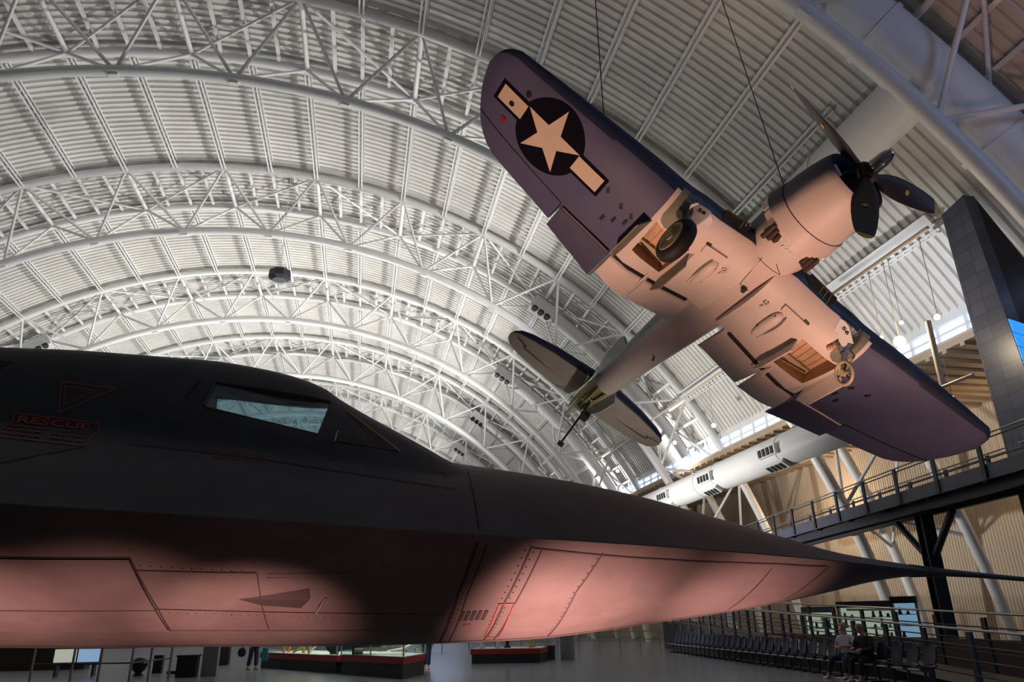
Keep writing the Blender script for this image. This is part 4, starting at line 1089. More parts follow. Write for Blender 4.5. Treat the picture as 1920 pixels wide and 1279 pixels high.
# lit display cabinets behind the railing
def cabinet(s_, off, w, h, z, k, lab):
    p = SO_ + sd * s_ + sn * off; r = empty('display_cabinet', (p.x, p.y, 0)); r.rotation_euler = (0, 0, -.75)
    MB().box((0, .25, z + h / 2), (w, .06, h)).build('back_panel', k, r)
    MB().box((0, 0, z / 2), (w + .06, .6, z)).build('plinth', 'kick', r)
    MB().box((0, 0, z + h + .12), (w + .1, .62, .24)).build('canopy_header', 'dark', r)
    MB().box((0, -.28, z + h / 2), (w, .015, h)).build('glass_front', 'case_glass', r)
    for sx in (-1, 1): MB().box((sx * w / 2, 0, z + h / 2), (.05, .6, h)).build('corner_post', 'dark', r)
    for i in (1, 2): MB().box((0, 0, z + h * i / 3), (w - .06, .5, .025)).build('shelf', 'alu', r)
    tag(r, lab, 'display cabinet')
    for i in range(3):
        cnt = -1
        for q in range(int(w / .28)):
            random.seed(i * 31 + q * 7 + int(w * 100)); hh = random.uniform(.10, .34)
            if random.random() < .25: continue
            cnt += 1
            e = p + Matrix.Rotation(-.75, 3, 'Z') @ Vector((-w / 2 + .2 + q * .27, -.02, z + h * i / 3 + .014))
            m = MB(); m.tube([(0, 0, 0), (0, 0, hh * .3), (0, 0, hh * .35), (0, 0, hh)], [.07, .075, .05, .03 + .03 * random.random()], 8)
            o = m.build('display_model', random.choice(['brown', 'redbase', 'ochre', 'kick', 'steelm'])); o.location = e
            tag(o, 'tiny exhibit on the %s shelf of the %s cabinet, %s from its left end' % (['bottom', 'middle', 'top'][i], 'wide' if w > 1.6 else 'blue' if k == 'bluepanel' else 'narrow', ordinal(cnt)), 'exhibit', 'exhibits in the lit cabinets')
cabinet(9.5, 6.0, 2.0, 1.15, .75, 'casepanel', 'wide lit display cabinet with shelves behind the ramp railing')
cabinet(12.6, 5.4, 1.25, 1.0, .75, 'casepanel', 'narrow lit display cabinet left of the wide one')
cabinet(7.0, 6.3, .8, 1.2, .8, 'bluepanel', 'blue-lit narrow display cabinet right of the wide one')
o = empty('sign_frame', SO_ + sd * 4.3 + sn * 4.4); m = MB(); m.tube([(0, 0, 0), (0, 0, 1.75), (-1.2, .9, 1.78)], .04, 6); m.build('frame_pipe', 'gold', o); tag(o, 'thin yellowish pipe frame standing beyond the ramp', 'pipe frame')

# ------------------------------------------------------------------ floor exhibits under the jet
def show_case(pts, plinth, band, gh, lab, lid=True):
    c = sum((Vector((*p, 0)) for p in pts), Vector()) / len(pts); r = empty('glass_case', c)
    L = [Vector((*p, 0)) - c for p in pts]
    MB().prism([q * .97 for q in L], (0, 0, plinth)).build('black_plinth', 'kick', r)
    MB().prism([q + Vector((0, 0, plinth)) for q in L], (0, 0, band)).build('red_band', 'redbase', r)
    MB().prism([q * .96 + Vector((0, 0, plinth + band)) for q in L], (0, 0, .012)).build('case_floor', 'whitegrey', r)
    zt = plinth + band + .012
    if gh:
        n = len(L)
        for i in range(n):
            a, b = L[i] * .985, L[(i + 1) % n] * .985; t = (b - a).normalized(); nn = Vector((-t.y, t.x, 0)) * .008
            MB().prism([a + nn + Vector((0, 0, zt)), b + nn + Vector((0, 0, zt)), b - nn + Vector((0, 0, zt)), a - nn + Vector((0, 0, zt))], (0, 0, gh)).build('glass_pane', 'case_glass', r)
            k = max(1, int((b - a).length / 1.7))
            for j in range(k):
                q = a.lerp(b, j / k); MB().box((q.x, q.y, zt + gh / 2), (.05, .05, gh)).build('corner_post', 'alu', r)
        MB().prism([q + Vector((0, 0, zt + gh)) for q in L], (0, 0, .08)).build('case_lid', 'alu', r)
        MB().prism([q * .9 + Vector((0, 0, zt + gh - .03)) for q in L], (0, 0, .02)).build('lid_light', 'caselight', r)
    tag(r, lab, 'display case'); return c, zt
c1, z1 = show_case([(-3.76, 33.31), (-.62, 27.75), (1.1, 29.0), (-1.9, 34.4)], .36, .2, 1.5, 'left half of the long red-based glass display case')
c2, z2 = show_case([(-.50, 27.52), (1.41, 24.04), (2.27, 26.4), (1.25, 28.85)], .40, .2, 1.5, 'right half of the long red-based glass case with a slanted corner')
c3, z3 = show_case([(4.56, 31.98), (7.36, 31.39), (8.2, 33.6), (5.3, 34.4)], .34, .2, 0, 'low open red-based exhibit platform beside the grey bins')
def thing(nm, m, k, loc, lab, cat, group=None, smooth=False):
    o = m.build(nm, k, smooth=smooth, sharp=40 if smooth else None); o.location = loc; return tag(o, lab, cat, group)
def dummy(loc, k, lab, kneel=False):       # a display suit: torso, arms, legs, helmet
    r = empty('display_suit', loc)
    m = MB(); h = .0
    for s_ in (-1, 1):
        m.tube([(s_ * .1, 0, .0), (s_ * .11, .02, .42), (s_ * .09, 0, .82)], [.06, .075, .10], 10); m.tube([(s_ * .2, 0, 1.32), (s_ * .32, -.05, 1.05), (s_ * .30, -.22, .86)], [.07, .055, .045], 8); m.box((s_ * .1, -.06, .04), (.1, .26, .08))
    m.tube([(0, 0, .78), (0, 0, 1.0), (0, 0, 1.3), (0, 0, 1.42)], [.17, .16, .2, .09], 12); m.build('suit_body', k, r, smooth=True, sharp=60)
    MB().ball((0, 0, 1.58), .13).build('helmet', 'whitegrey', r, smooth=True); tag(r, lab, 'display suit')
dummy((-2.7, 32.6, z1), 'orange', 'orange flight suit standing in the left glass case')
dummy((-1.85, 31.2, z1), 'ochre', 'mustard yellow suit standing in the left glass case')
thing('camera_pod', MB().tube([(-.5, 0, .12), (-.35, 0, .2), (.35, 0, .25), (.5, 0, .12)], [.06, .12, .12, .05], 14), 'kick', (-.4, 29.5, z1), 'black barrel-shaped instrument in the left glass case', 'instrument', smooth=True)
thing('film_reel_stand', MB().tube([(0, -.05, .35), (0, .05, .35)], .33, 20).box((0, 0, .03), (.3, .3, .06)), 'kick', (-.75, 29.0, z1), 'dark round reel on a stand in the left glass case', 'reel')
thing('strut_model', MB().tube([(-.4, 0, .02), (0, 0, .42), (.15, 0, .5), (.4, 0, .05)], .04, 8), 'whitegrey', (-1.3, 30.3, z1), 'white bent strut lying in the left glass case', 'strut')
thing('yellow_strut', MB().tube([(-.4, 0, .03), (.1, 0, .3), (.5, 0, .55)], [.03, .05, .07], 8), 'ochre', (-1.9, 30.6, z1), 'yellow tapered strut leaning in the left glass case', 'strut')
thing('dark_display_board', MB().box((0, 0, .5), (.95, .04, 1.0)).box((0, .1, .02), (.9, .25, .04)), 'kick', (.35, 26.9, z2), 'black upright board in the right glass case', 'board')
thing('long_camera', MB().box((0, 0, .12), (1.4, .22, .18)).tube([(-.7, 0, .12), (-1.0, 0, .12)], .09, 12).box((.3, 0, .28), (.4, .18, .14)), 'greygreen', (.95, 26.6, z2), 'long grey-green instrument in the right glass case', 'instrument')
thing('pipe_assembly', MB().tube([(-.5, 0, .08), (.0, 0, .16), (.3, .0, .3), (.6, 0, .1)], .05, 8), 'steelm', (1.5, 26.0, z2), 'bare metal pipe piece in the right glass case', 'pipe piece')
for i in range(3): thing('caption_card', MB().box((0, 0, .05), (.45, .22, .02), Matrix.Rotation(.3, 3, 'X')), 'paper', (.45 + .42 * i, 26.1 - .5 * i, z2 + .02), 'white caption card in the right glass case, %s from its left end' % ordinal(i), 'caption card', 'caption cards')
for i, (x, y) in enumerate([(5.1, 32.5), (5.75, 32.3), (6.2, 32.6), (7.2, 32.4)]):
    m = MB(); m.box((0, 0, .03), (.25, .2, .06)); m.tube([(0, 0, .05), (0, 0, .35), (.05, 0, .42), (.02, 0, .75)], [.09, .06, .05, .08], 10); m.ball((.02, 0, .82), .09, 10, 8)
    thing('pedestal_instrument', m, ['whitegrey', 'whitegrey', 'kick', 'ochre'][i], (x, y, z3), ['white pedestal instrument at the left end of the open platform', 'white pedestal instrument, second from the left on the open platform', 'black pedestal instrument mid open platform', 'ochre pedestal instrument at the right end of the open platform'][i], 'instrument', 'instruments on the open platform', True)
m = MB(); m.tube([(0, 0, 0), (0, 0, .92)], [.30, .33], 24); m.tube([(0, 0, .92), (0, 0, .97)], .345, 24); thing('litter_bin', m, 'bin', (8.95, 33.2, 0), 'round grey litter bin right of the open platform', 'bin')
m = MB(); m.tube([(0, 0, 0), (0, 0, .55)], [.22, .24], 20); m.tube([(0, 0, .55), (0, 0, .58)], .25, 20); thing('litter_bin', m, 'dark', (8.35, 33.9, 0), 'short dark bin between the platform and the round grey bin', 'bin')
m = MB(); m.box((0, 0, .31), (.62, .5, .62)); m.box((0, 0, .65), (.68, .56, .05)); thing('equipment_box', m, 'kick', (-5.45, 28.2, 0), 'low black box at the foot of the barrier posts', 'box')
m = MB(); m.box((0, 0, .5), (.48, .4, 1.0)); m.box((0, 0, 1.01), (.5, .42, .03)); thing('equipment_box', m, 'bin', (-4.78, 28.4, 0), 'tall grey box standing right of the low black box', 'box')
m = MB(); m.box((0, 0, .4), (.7, .5, .72)); m.box((0, 0, .02), (.6, .4, .04)); m.box((0, 0, .78), (.74, .54, .04)); thing('wooden_cabinet', m, 'brown', (-5.75, 36.6, 0), 'small brown cabinet far behind the grey box', 'cabinet')
g_ = empty('black_globe', (-7.3, 29.6, 0)); MB().ball((0, 0, .36), .27, 20, 14).build('globe', 'kickgloss', g_, smooth=True); MB().tube([(0, 0, 0), (0, 0, .1)], [.2, .12], 16).build('base', 'kick', g_, smooth=True, sharp=40); tag(g_, 'shiny black ball on a stand behind the barrier posts', 'ball')
thing('floor_speaker', MB().box((0, 0, .3), (.3, .3, .6)), 'kick', (-7.05, 31.2, 0), 'small black upright box right of the black ball', 'box')
thing('cable_coil', MB().tube([(.22 * cos(a), .22 * sin(a), .04 + .004 * i) for i, a in enumerate([q * pi / 6 for q in range(24)])], .03, 6), 'kick', (-6.1, 29.4, 0), 'black cable coil on the floor by the barrier', 'cable')
# barrier posts with two rails, lower left
br = empty('barrier', (-8.0, 24.4, 0))
PB = [(-8.9, 24.7), (-7.81, 24.53), (-7.0, 24.2), (-6.12, 23.95), (-6.0, 25.5), (-5.75, 27.0), (-5.5, 28.6)]
for i, (x, y) in enumerate(PB[:6]): MB().tube([(x + 8, y - 24.4, 0), (x + 8, y - 24.4, 1.05)], .035, 8).build('barrier_post', 'rail', br)
for z in (1.02, .62): MB().tube([(x + 8, y - 24.4, z) for x, y in PB[:6]], .02, 6).build('barrier_rail', 'dark', br)
tag(br, 'thin grey barrier posts with rails at the lower left', 'barrier')
# lit screen stand
ss = empty('lit_screen', (-9.6, 30.5, 0)); MB().box((0, 0, 1.0), (1.6, .08, 1.3)).build('screen_frame', 'dark', ss); MB().box((-.38, -.05, 1.0), (.7, .03, 1.1)).build('screen_panel', 'casepanel', ss); MB().box((.38, -.05, 1.0), (.7, .03, 1.1)).build('screen_panel', 'bluepanel', ss)
for s_ in (-1, 1): MB().box((s_ * .6, 0, .2), (.06, .3, .4)).build('stand_leg', 'dark', ss)
tag(ss, 'lit information screen on legs at the lower left', 'screen')
thing('far_counter', MB().box((0, 0, .45), (3.4, .7, .9)).box((0, 0, .92), (3.6, .8, .05)), 'brown', (-12.6, 36, 0), 'brown counter at the far lower left', 'counter')
# far barriers across the hall floor
fb_ = empty('barrier', (6.2, 47, 0))
for i in range(9): MB().tube([(-6 + 1.6 * i, 0, 0), (-6 + 1.6 * i, 0, .95)], .03, 6).build('barrier_post', 'rail', fb_)
for z in (.92, .5): MB().tube([(-6, 0, z), (6.8, 0, z)], .03, 6).build('barrier_rail', 'rail', fb_)
tag(fb_, 'pale barrier crossing the hall floor behind the exhibits', 'barrier')
nb_ = empty('barrier', (13.6, 41.5, 0))
for i in range(7): MB().tube([(-4.2 + 1.3 * i, .3 * i, 0), (-4.2 + 1.3 * i, .3 * i, 1.0)], .03, 6).build('barrier_post', 'rail', nb_)
for z in (.98, .55): MB().tube([(-4.2, 0, z), (3.6, 1.8, z)], .022, 6).build('barrier_rail', 'rail', nb_)
tag(nb_, 'thin barrier joining the far end of the seat row', 'barrier')

# ------------------------------------------------------------------ people
def skin_mesh(joints, edges, root, sub=2):
    """joints: name -> (pos, radius); one continuous surface grown with the skin modifier"""
    names = list(joints); me = bpy.data.meshes.new('body')
    me.from_pydata([joints[n][0] for n in names], [(names.index(a), names.index(b)) for a, b in edges], [])
    o = bpy.data.objects.new('tmp', me); COL.objects.link(o)
    sk = o.modifiers.new('skin', 'SKIN'); sk.use_smooth_shade = True
    for i, n in enumerate(names):
        r = joints[n][1]; r = r if isinstance(r, tuple) else (r, r)
        me.skin_vertices[0].data[i].radius = r; me.skin_vertices[0].data[i].use_root = (n == root)
    o.modifiers.new('sub', 'SUBSURF').levels = sub
    dg = bpy.context.evaluated_depsgraph_get(); r = bpy.data.meshes.new_from_object(o.evaluated_get(dg))
    bpy.data.objects.remove(o); return r
def add_mesh(name, me, k, parent):
    me.materials.clear(); me.materials.append(MT[k]); o = bpy.data.objects.new(name, me); COL.objects.link(o); o.parent = parent
    me.polygons.foreach_set('use_smooth', [True] * len(me.polygons)); return o
def hand(j, e, wrist, fdir, pal, s_, tag_):
    """five short tapered finger chains rooted in the palm"""
    f = Vector(fdir).normalized(); p = Vector(pal).normalized(); sdv = f.cross(p)
    w = Vector(wrist); j[tag_ + 'palm'] = (w + f * .05, (.030, .020)); e.append((tag_ + 'wr', tag_ + 'palm'))
    for i, (o_, L) in enumerate([(-.027, .068), (-.009, .078), (.009, .074), (.026, .058)]):
        b = w + f * .09 + sdv * o_; j[tag_ + 'k%d' % i] = (b, .0105); j[tag_ + 'm%d' % i] = (b + f * L * .5 + p * .012, .0090); j[tag_ + 't%d' % i] = (b + f * L * .82 + p * .034, .0075)
        e += [(tag_ + 'palm', tag_ + 'k%d' % i), (tag_ + 'k%d' % i, tag_ + 'm%d' % i), (tag_ + 'm%d' % i, tag_ + 't%d' % i)]
    b = w + f * .035 - sdv * .034 * s_; j[tag_ + 'h0'] = (b, .0115); j[tag_ + 'h1'] = (b + f * .035 - sdv * .018 * s_ + p * .015, .010); j[tag_ + 'h2'] = (b + f * .06 - sdv * .018 * s_ + p * .03, .008)
    e += [(tag_ + 'palm', tag_ + 'h0'), (tag_ + 'h0', tag_ + 'h1'), (tag_ + 'h1', tag_ + 'h2')]
def head_mesh(par, hc, look, k_hair='hair', bald=True):
    look = Vector(look).normalized(); up = Vector((0, 0, 1)); up = (up - look * up.dot(look)).normalized(); rt = look.cross(up)
    Rm = Matrix((rt, look, up)).transposed()
    def T(v): return Rm @ Vector(v) + Vector(hc)
    m = MB(); rings = []
    for i in range(1, 14):
        a = pi * i / 14; z = .118 * cos(a); r = sin(a); jaw = max(0., -z - .02)
        ring_ = []
        for q in range(20):
            t = 2 * pi * q / 20; x = .076 * r * cos(t) * (1 - jaw * 3.2); y = .096 * r * sin(t) + (.012 if z < 0 else 0) * max(0, sin(t))
            if sin(t) > .5:
                if abs(cos(t)) < .2 and -.05 < z < .01: y += .017 * (1 - abs(z + .02) / .04)
                if abs(z - .018) < .012 and .25 < abs(cos(t)) < .6: y -= .008
                if abs(z + .065) < .012 and abs(cos(t)) < .35: y += .004
            ring_.append(T((x, y, z)))
        rings.append(ring_)
    m.rings(rings, True)
    for s_ in (-1, 1): m.ball(T((s_ * .078, -.005, -.005)), .030, 8, 6, (.5, .7, 1.))
    m.add(*[[T(v) for v in ((-.012, .088, -.035), (.012, .088, -.035), (0, .118, -.032), (0, .096, .012))], [(0, 1, 2), (0, 2, 3), (1, 3, 2), (0, 3, 1)]])
    h = m.build('head', 'skin', par, smooth=True)
    for s_ in (-1, 1): MB().ball(T((s_ * .030, .086, .016)), .010, 8, 6).build('eye', 'kick', h)
    MB().box(T((0, .098, -.066)), (.045, .008, .008), Rm).build('mouth', 'brown', h)
    m = MB(); rings = []
    for i in range(1, 7):
        a = pi * .5 * i / 7 + (.25 if bald else 0.02); z = .126 * cos(a); r = sin(a)
        rings.append([T((.083 * r * cos(t), .103 * r * sin(t) - .006, z + (.0 if sin(t) < .3 else .012))) for t in [pi * .9 + pi * 1.2 * q / 14 for q in range(15)]])
    v = [p for r in rings for p in r]; n = 15
    m.add(v, [(i * n + q, i * n + q + 1, (i + 1) * n + q + 1, (i + 1) * n + q) for i in range(len(rings) - 1) for q in range(n - 1)]); m.build('hair', k_hair, h, smooth=True)
def shoe(par, p, d, k):
    d = Vector(d).normalized(); u = Vector((0, 0, 1)); s_ = d.cross(u); m = MB(); rings = []
    for t, w, h in ((-.07, .03, .07), (-.03, .042, .10), (.05, .045, .085), (.12, .048, .06), (.18, .04, .045), (.205, .02, .02)):
        c = Vector(p) + d * t; rings.append([c + s_ * w * cos(a) + u * max(0, h * (.5 + .5 * sin(a))) for a in [2 * pi * q / 12 for q in range(12)]])
    m.rings(rings); return m.build('shoe', k, par, smooth=True, sharp=60)
def sitter(pos, yaw, top, legs, shoek, arms, look, hp_, lab, feet):
    r = empty('person', pos); r.rotation_euler = (0, 0, yaw)      # faces local -x; y is along the bench
    j, e = {}, []
    j['pelvis'] = ((.22, 0, .52), (.15, .12)); j['waist'] = ((.24, 0, .68), (.155, .12)); j['chest'] = ((.25, 0, .90), (.165, .12)); j['neckb'] = ((.25, 0, 1.07), .07); j['neck'] = (Vector((.25, 0, 1.07)).lerp(Vector(hp_), .45), .055); j['skull'] = (Vector(hp_) - Vector((0, 0, .05)), .06)
    e += [('pelvis', 'waist'), ('waist', 'chest'), ('chest', 'neckb'), ('neckb', 'neck'), ('neck', 'skull')]
    for s_, n in ((-1, 'l'), (1, 'r')):
        fx, fy = feet[0 if s_ < 0 else 1]
        j[n + 'hip'] = ((.20, s_ * .10, .50), .088); j[n + 'knee'] = ((-.22, s_ * .13 + (fy - s_ * .13) * .4, .50), .062); j[n + 'ank'] = ((fx, fy, .09), .042); j[n + 'toe'] = ((fx - .10, fy, .045), .035)
        e += [('pelvis', n + 'hip'), (n + 'hip', n + 'knee'), (n + 'knee', n + 'ank'), (n + 'ank', n + 'toe')]
        sh, el, wr, fd, pl_ = arms[0 if s_ < 0 else 1]
        j[n + 'sh'] = (sh, .062); j[n + 'el'] = (el, .045); j[n + 'wr'] = (wr, .029)
        e += [('chest', n + 'sh'), (n + 'sh', n + 'el'), (n + 'el', n + 'wr')]
        hand(j, e, wr, fd, pl_, s_, n)
    add_mesh('body', skin_mesh(j, e, 'pelvis'), 'skin', r)
    # clothes: same skeleton, a little fatter, ending at the cuffs
    j2 = {k: (j[k][0], tuple(q + .018 for q in (j[k][1] if isinstance(j[k][1], tuple) else (j[k][1],) * 2))) for k in ('waist', 'chest', 'neckb', 'lsh', 'rsh')}
    e2 = [('waist', 'chest'), ('chest', 'neckb'), ('chest', 'lsh'), ('chest', 'rsh')]
    j2['hem'] = ((.22, 0, .55), (.175, .14)); e2.append(('hem', 'waist'))
    for n in 'lr':
        f = .62 if top == 'shirt' else 1.; a = Vector(j[n + 'sh'][0]); b = Vector(j[n + 'el'][0]); j2[n + 'sl'] = (a.lerp(b, f), .064); e2.append((n + 'sh', n + 'sl'))
        if top != 'shirt': j2[n + 'cf'] = (b.lerp(Vector(j[n + 'wr'][0]), .9), .042); e2.append((n + 'sl', n + 'cf'))
    add_mesh('shirt' if top == 'shirt' else 'jumper', skin_mesh(j2, e2, 'chest'), top, r)
    j3 = {'pelvis': (j['pelvis'][0], (.170, .135))}; e3 = []
    for n in 'lr':
        for q, ex in (('hip', .02), ('knee', .02)): j3[n + q] = (j[n + q][0], j[n + q][1] + ex)
        a = Vector(j[n + 'knee'][0]); b = Vector(j[n + 'ank'][0]); j3[n + 'cuff'] = (a.lerp(b, .93), .065); e3 += [('pelvis', n + 'hip'), (n + 'hip', n + 'knee'), (n + 'knee', n + 'cuff')]
    add_mesh('trousers', skin_mesh(j3, e3, 'pelvis'), legs, r)
    for fx, fy in feet: shoe(r, (fx, fy, 0), (-1, 0, 0), shoek)
    head_mesh(r, hp_, look); tag(r, lab, 'person'); return r
pA = SO_ + sd * .02; pA = SO_ + sd * (-.08)
p1 = SO_ + sd * (-1 * SP * 0 + 0.0); 
sitter(SO_ + sd * -SP + Vector((.02, -.02, 0)), -SA + .5, 'shirt', 'jeans', 'shoe',
       [((.25, -.20, 1.00), (.16, -.28, .78), (-.02, -.04, .80), (.1, 1, .15), (1, 0, 0)), ((.25, .20, 1.00), (.16, .28, .76), (-.04, .03, .77), (.1, -1, .1), (1, 0, 0))],
       (-1, .05, .0), (.23, 0, 1.29), 'person in a pale grey polo shirt sitting with folded arms', [(-.36, -.30), (-.34, .26)])
P2L = SO_ + sd * (-2.6 * SP)
p2 = sitter(P2L, -SA + .5, 'blackcloth', 'blackcloth', 'shoe',
       [((.22, -.20, 1.00), (.10, -.26, .74), (-.14, -.10, .74), (-1, .4, -.1), (0, 0, -1)), ((.22, .20, 1.00), (.12, .25, .74), (-.14, .08, .78), (-1, -.3, .1), (0, 0, -1))],
       (-1, .35, -.55), (.13, .02, 1.25), 'person in black clothes sitting bent over a sheet of paper', [(-.30, -.12), (-.30, .14)])
o = MB().box((0, 0, 0), (.30, .22, .006), Matrix.Rotation(.25, 3, 'Y')).build('paper_sheet', 'paper'); o.location = P2L + Matrix.Rotation(-SA + .5, 3, 'Z') @ Vector((-.26, 0, .69)); o.rotation_euler = (0, 0, -SA + .5); tag(o, 'white paper sheet held by the person in black', 'paper')
# standing visitors behind the jet (mostly hidden by it)
def stander(pos, yaw, top, legs, lab, bag=None):
    r = empty('person', pos); r.rotation_euler = (0, 0, yaw); j, e = {}, []      # faces local -y
    j['pelvis'] = ((0, 0, .95), (.15, .11)); j['waist'] = ((0, 0, 1.1), (.14, .10)); j['chest'] = ((0, .01, 1.32), (.17, .11)); j['neckb'] = ((0, .02, 1.47), .065); j['skull'] = ((0, .0, 1.58), .06)
    e += [('pelvis', 'waist'), ('waist', 'chest'), ('chest', 'neckb'), ('neckb', 'skull')]
    for s_, n in ((-1, 'l'), (1, 'r')):
        st = -.10 * s_
        j[n + 'hip'] = ((s_ * .10, 0, .90), .09); j[n + 'knee'] = ((s_ * .10, st * .5 - .02, .49), .062); j[n + 'ank'] = ((s_ * .10, st + .02, .09), .042); j[n + 'toe'] = ((s_ * .11, st - .10, .045), .035)
        j[n + 'sh'] = ((s_ * .20, .01, 1.42), .06); j[n + 'el'] = ((s_ * .25, .03, 1.13), .044); j[n + 'wr'] = ((s_ * .25, -.04, .89), .029)
        e += [('pelvis', n + 'hip'), (n + 'hip', n + 'knee'), (n + 'knee', n + 'ank'), (n + 'ank', n + 'toe'), ('chest', n + 'sh'), (n + 'sh', n + 'el'), (n + 'el', n + 'wr')]
        hand(j, e, j[n + 'wr'][0], (0, -.1, -1), (-s_, 0, 0), s_, n)
    add_mesh('body', skin_mesh(j, e, 'pelvis'), 'skin', r)
    j3 = {'pelvis': (j['pelvis'][0], (.17, .125))}; e3 = []
    for n in 'lr':
        j3[n + 'hip'] = (j[n + 'hip'][0], .108); j3[n + 'knee'] = (j[n + 'knee'][0], .085); j3[n + 'cuff'] = (Vector(j[n + 'ank'][0]) + Vector((0, 0, .03)), .075); e3 += [('pelvis', n + 'hip'), (n + 'hip', n + 'knee'), (n + 'knee', n + 'cuff')]
        shoe(r, (j[n + 'ank'][0][0], j[n + 'ank'][0][1], 0), (0, -1, 0), 'shoe')
    add_mesh('trousers', skin_mesh(j3, e3, 'pelvis'), legs, r)
    j2 = {'hem': ((0, 0, .93), (.18, .135)), 'waist': ((0, 0, 1.1), (.165, .125)), 'chest': ((0, .01, 1.32), (.19, .135)), 'neckb': ((0, .02, 1.46), .085)}; e2 = [('hem', 'waist'), ('waist', 'chest'), ('chest', 'neckb')]
    for n in 'lr': j2[n + 'sh'] = (j[n + 'sh'][0], .08); j2[n + 'sl'] = (j[n + 'el'][0], .062); j2[n + 'cf'] = (Vector(j[n + 'wr'][0]) + Vector((0, 0, .03)), .045); e2 += [('chest', n + 'sh'), (n + 'sh', n + 'sl'), (n + 'sl', n + 'cf')]
    add_mesh('jumper', skin_mesh(j2, e2, 'chest'), top, r); head_mesh(r, (0, -.02, 1.66), (0, -1, 0), bald=False); tag(r, lab, 'person')
stander((-3.83, 31.8, 0), .9, 'blackcloth', 'jeans', 'person in dark jeans and pale shoes walking behind the black jet')
stander((2.55, 29.2, 0), -.4, 'jeans', 'jeans', 'person in blue standing at the right end of the glass case')
bg = empty('shoulder_bag', (-4.24, 31.62, 0)); MB().ball((0, 0, .62), .17, 12, 8, (.9, .6, 1.)).build('bag_body', 'blackcloth', bg, smooth=True); MB().tube([(0, 0, .76), (.02, .0, 1.0), (.10, 0, 1.0)], .012, 6).build('bag_strap', 'kick', bg); tag(bg, 'black shoulder bag beside the walking person', 'bag')
bg = empty('carrier_bag', (-3.42, 31.95, 0)); MB().box((0, 0, .52), (.20, .3, .46)).build('bag_body', 'tealbag', bg); MB().tube([(0, -.06, .74), (0, 0, .9), (0, .06, .74)], .01, 6).build('bag_handle', 'tealbag', bg); tag(bg, 'teal carrier bag on the right of the walking person', 'bag')
# ------------------------------------------------------------------ light and exposure
def light(kind, name, loc, col, e, size=.3, tgt=None, spot=None, blend=.5):
    l = bpy.data.lights.new(name, kind); l.color = col; l.energy = e
    o = bpy.data.objects.new(name, l); COL.objects.link(o); o.location = loc
    if kind == 'AREA': l.size = size
    else: l.shadow_soft_size = size
    if tgt is not None: o.rotation_euler = (Vector(tgt) - Vector(loc)).to_track_quat('-Z', 'Y').to_euler()
    if spot: l.spot_size = radians(spot); l.spot_blend = blend
    return o
# hall uplights that wash the arched roof
WH = (1., .985, .95)
light('SPOT', 'roof_uplight', (-6, 37, 3.2), WH, 2300, .12, (-5, 38, 30), 150, .9)
light('SPOT', 'roof_uplight', (-6, 62, 3.2), WH, 19000, .12, (-5, 64, 30), 150, .9)
light('SPOT', 'roof_uplight', (-6, 108, 3.2), WH, 12000, .12, (-5, 110, 30), 150, .9)
light('SPOT', 'roof_uplight', (4, 26, 3), (1., .95, .88), 1250, .10, (7, 24, 28), 130, .9)
# strong flood lamps on the right eave throwing across the vault
for j, e in ((1, 12500), (2, 13000), (3, 11500), (4, 11000), (5, 11000), (6, 11000)):
    y = Y0 + 15 * j - 10
    light('SPOT', 'eave_uplight', (17., y + 2.5, 10.7), (1., .98, .96), e * 1.15, .12, (-12, y + 5, 28), 84, .7)
light('SPOT', 'eave_uplight', (17.2, 21.5, 10.6), (.86, .90, 1.), 650, .15, (21.2, 22.5, 13.2), 105, .9)
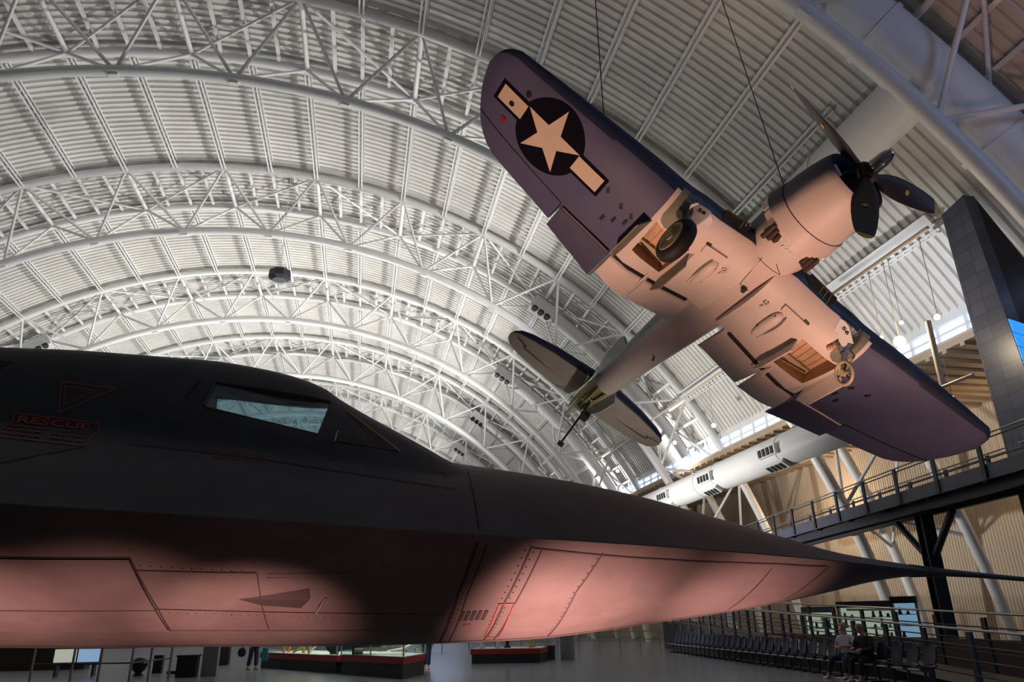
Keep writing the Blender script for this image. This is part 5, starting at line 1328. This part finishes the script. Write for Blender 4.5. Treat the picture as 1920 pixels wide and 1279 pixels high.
# pink floor lamps under the black jet; the last is an added weak fill
PINK = (1., .42, .36)
for loc, tgt, e, sp in [((1.45, 5.25, .12), (1.6, 5.85, 1.35), 930, 74), ((3.0, 5.75, .10), (3.1, 6.05, 1.6), 470, 60), ((-.75, 4.5, .30), (-.75, 5.5, 1.36), 420, 54), ((-1.55, 4.4, .30), (-1.6, 5.45, 1.4), 240, 66), ((-2.7, 4.4, .30), (-2.7, 5.4, 1.42), 450, 70), ((.3, 2.6, .3), (.3, 5.4, 1.6), 30, 120)]:
    light('SPOT', 'jet_lamp_or_fill', loc, PINK, e * .86, .06, tgt, sp, 1.)
# warm lamps and added fills on the hanging fighter, standing beyond the jet
WP = (1., .545, .40)
light('SPOT', 'fighter_lamp_or_fill', (.3, 10.2, .6), WP, 2250, .2, (3.4, 10.4, 9.5), 56, .9)
light('SPOT', 'fighter_lamp_or_fill', (5.2, 9.0, .6), WP, 1750, .2, (8.4, 9.9, 7.8), 58, 1.)
light('SPOT', 'fighter_lamp_or_fill', (5.5, 15, .6), (1., .86, .72), 330, .2, (5.6, 16.6, 6.5), 60, 1.)  # added fill, lifts the dark tail
light('SPOT', 'fighter_lamp_or_fill', (10.5, 9.0, .6), WP, 500, .2, (11.4, 11.4, 5.6), 80, 1.)  # added fill, lifts the dark port wing
for y in (33, 48, 63, 78): light('SPOT', 'eave_uplight', (18.6, y - .6, 10.9), (1., .98, .97), 1800, .12, (21.2, y - 1.2, 13.6), 120, .9)
light('POINT', 'bright_lamp', (16.7, 19.5, 9.9), (1., .80, .55), 240, .15)
# cold daylight from the entrance side
light('AREA', 'entrance_daylight', (19, -4, 13), (.34, .54, 1.), 480, 5, (14, 14, 17))
light('POINT', 'wall_lamp', (27.2, 26, 8.5), (1., .72, .46), 140, .3)
light('POINT', 'wall_lamp', (26.8, 40, 8.0), (1., .74, .50), 420, .3)
light('SPOT', 'side_fill', (4, 38, 2.5), (1., .97, .93), 11500, .3, (18, 36, 9), 80, .9)  # added fill from the hall centre, brightens the side duct
w = bpy.data.worlds.new('world'); SC.world = w; w.use_nodes = True
w.node_tree.nodes['Background'].inputs[0].default_value = (.5, .6, .8, 1); w.node_tree.nodes['Background'].inputs[1].default_value = .02
SC.view_settings.view_transform = 'Standard'; SC.view_settings.look = 'None'; SC.view_settings.exposure = .16; SC.view_settings.gamma = 1.; SC.view_settings.use_curve_mapping = False
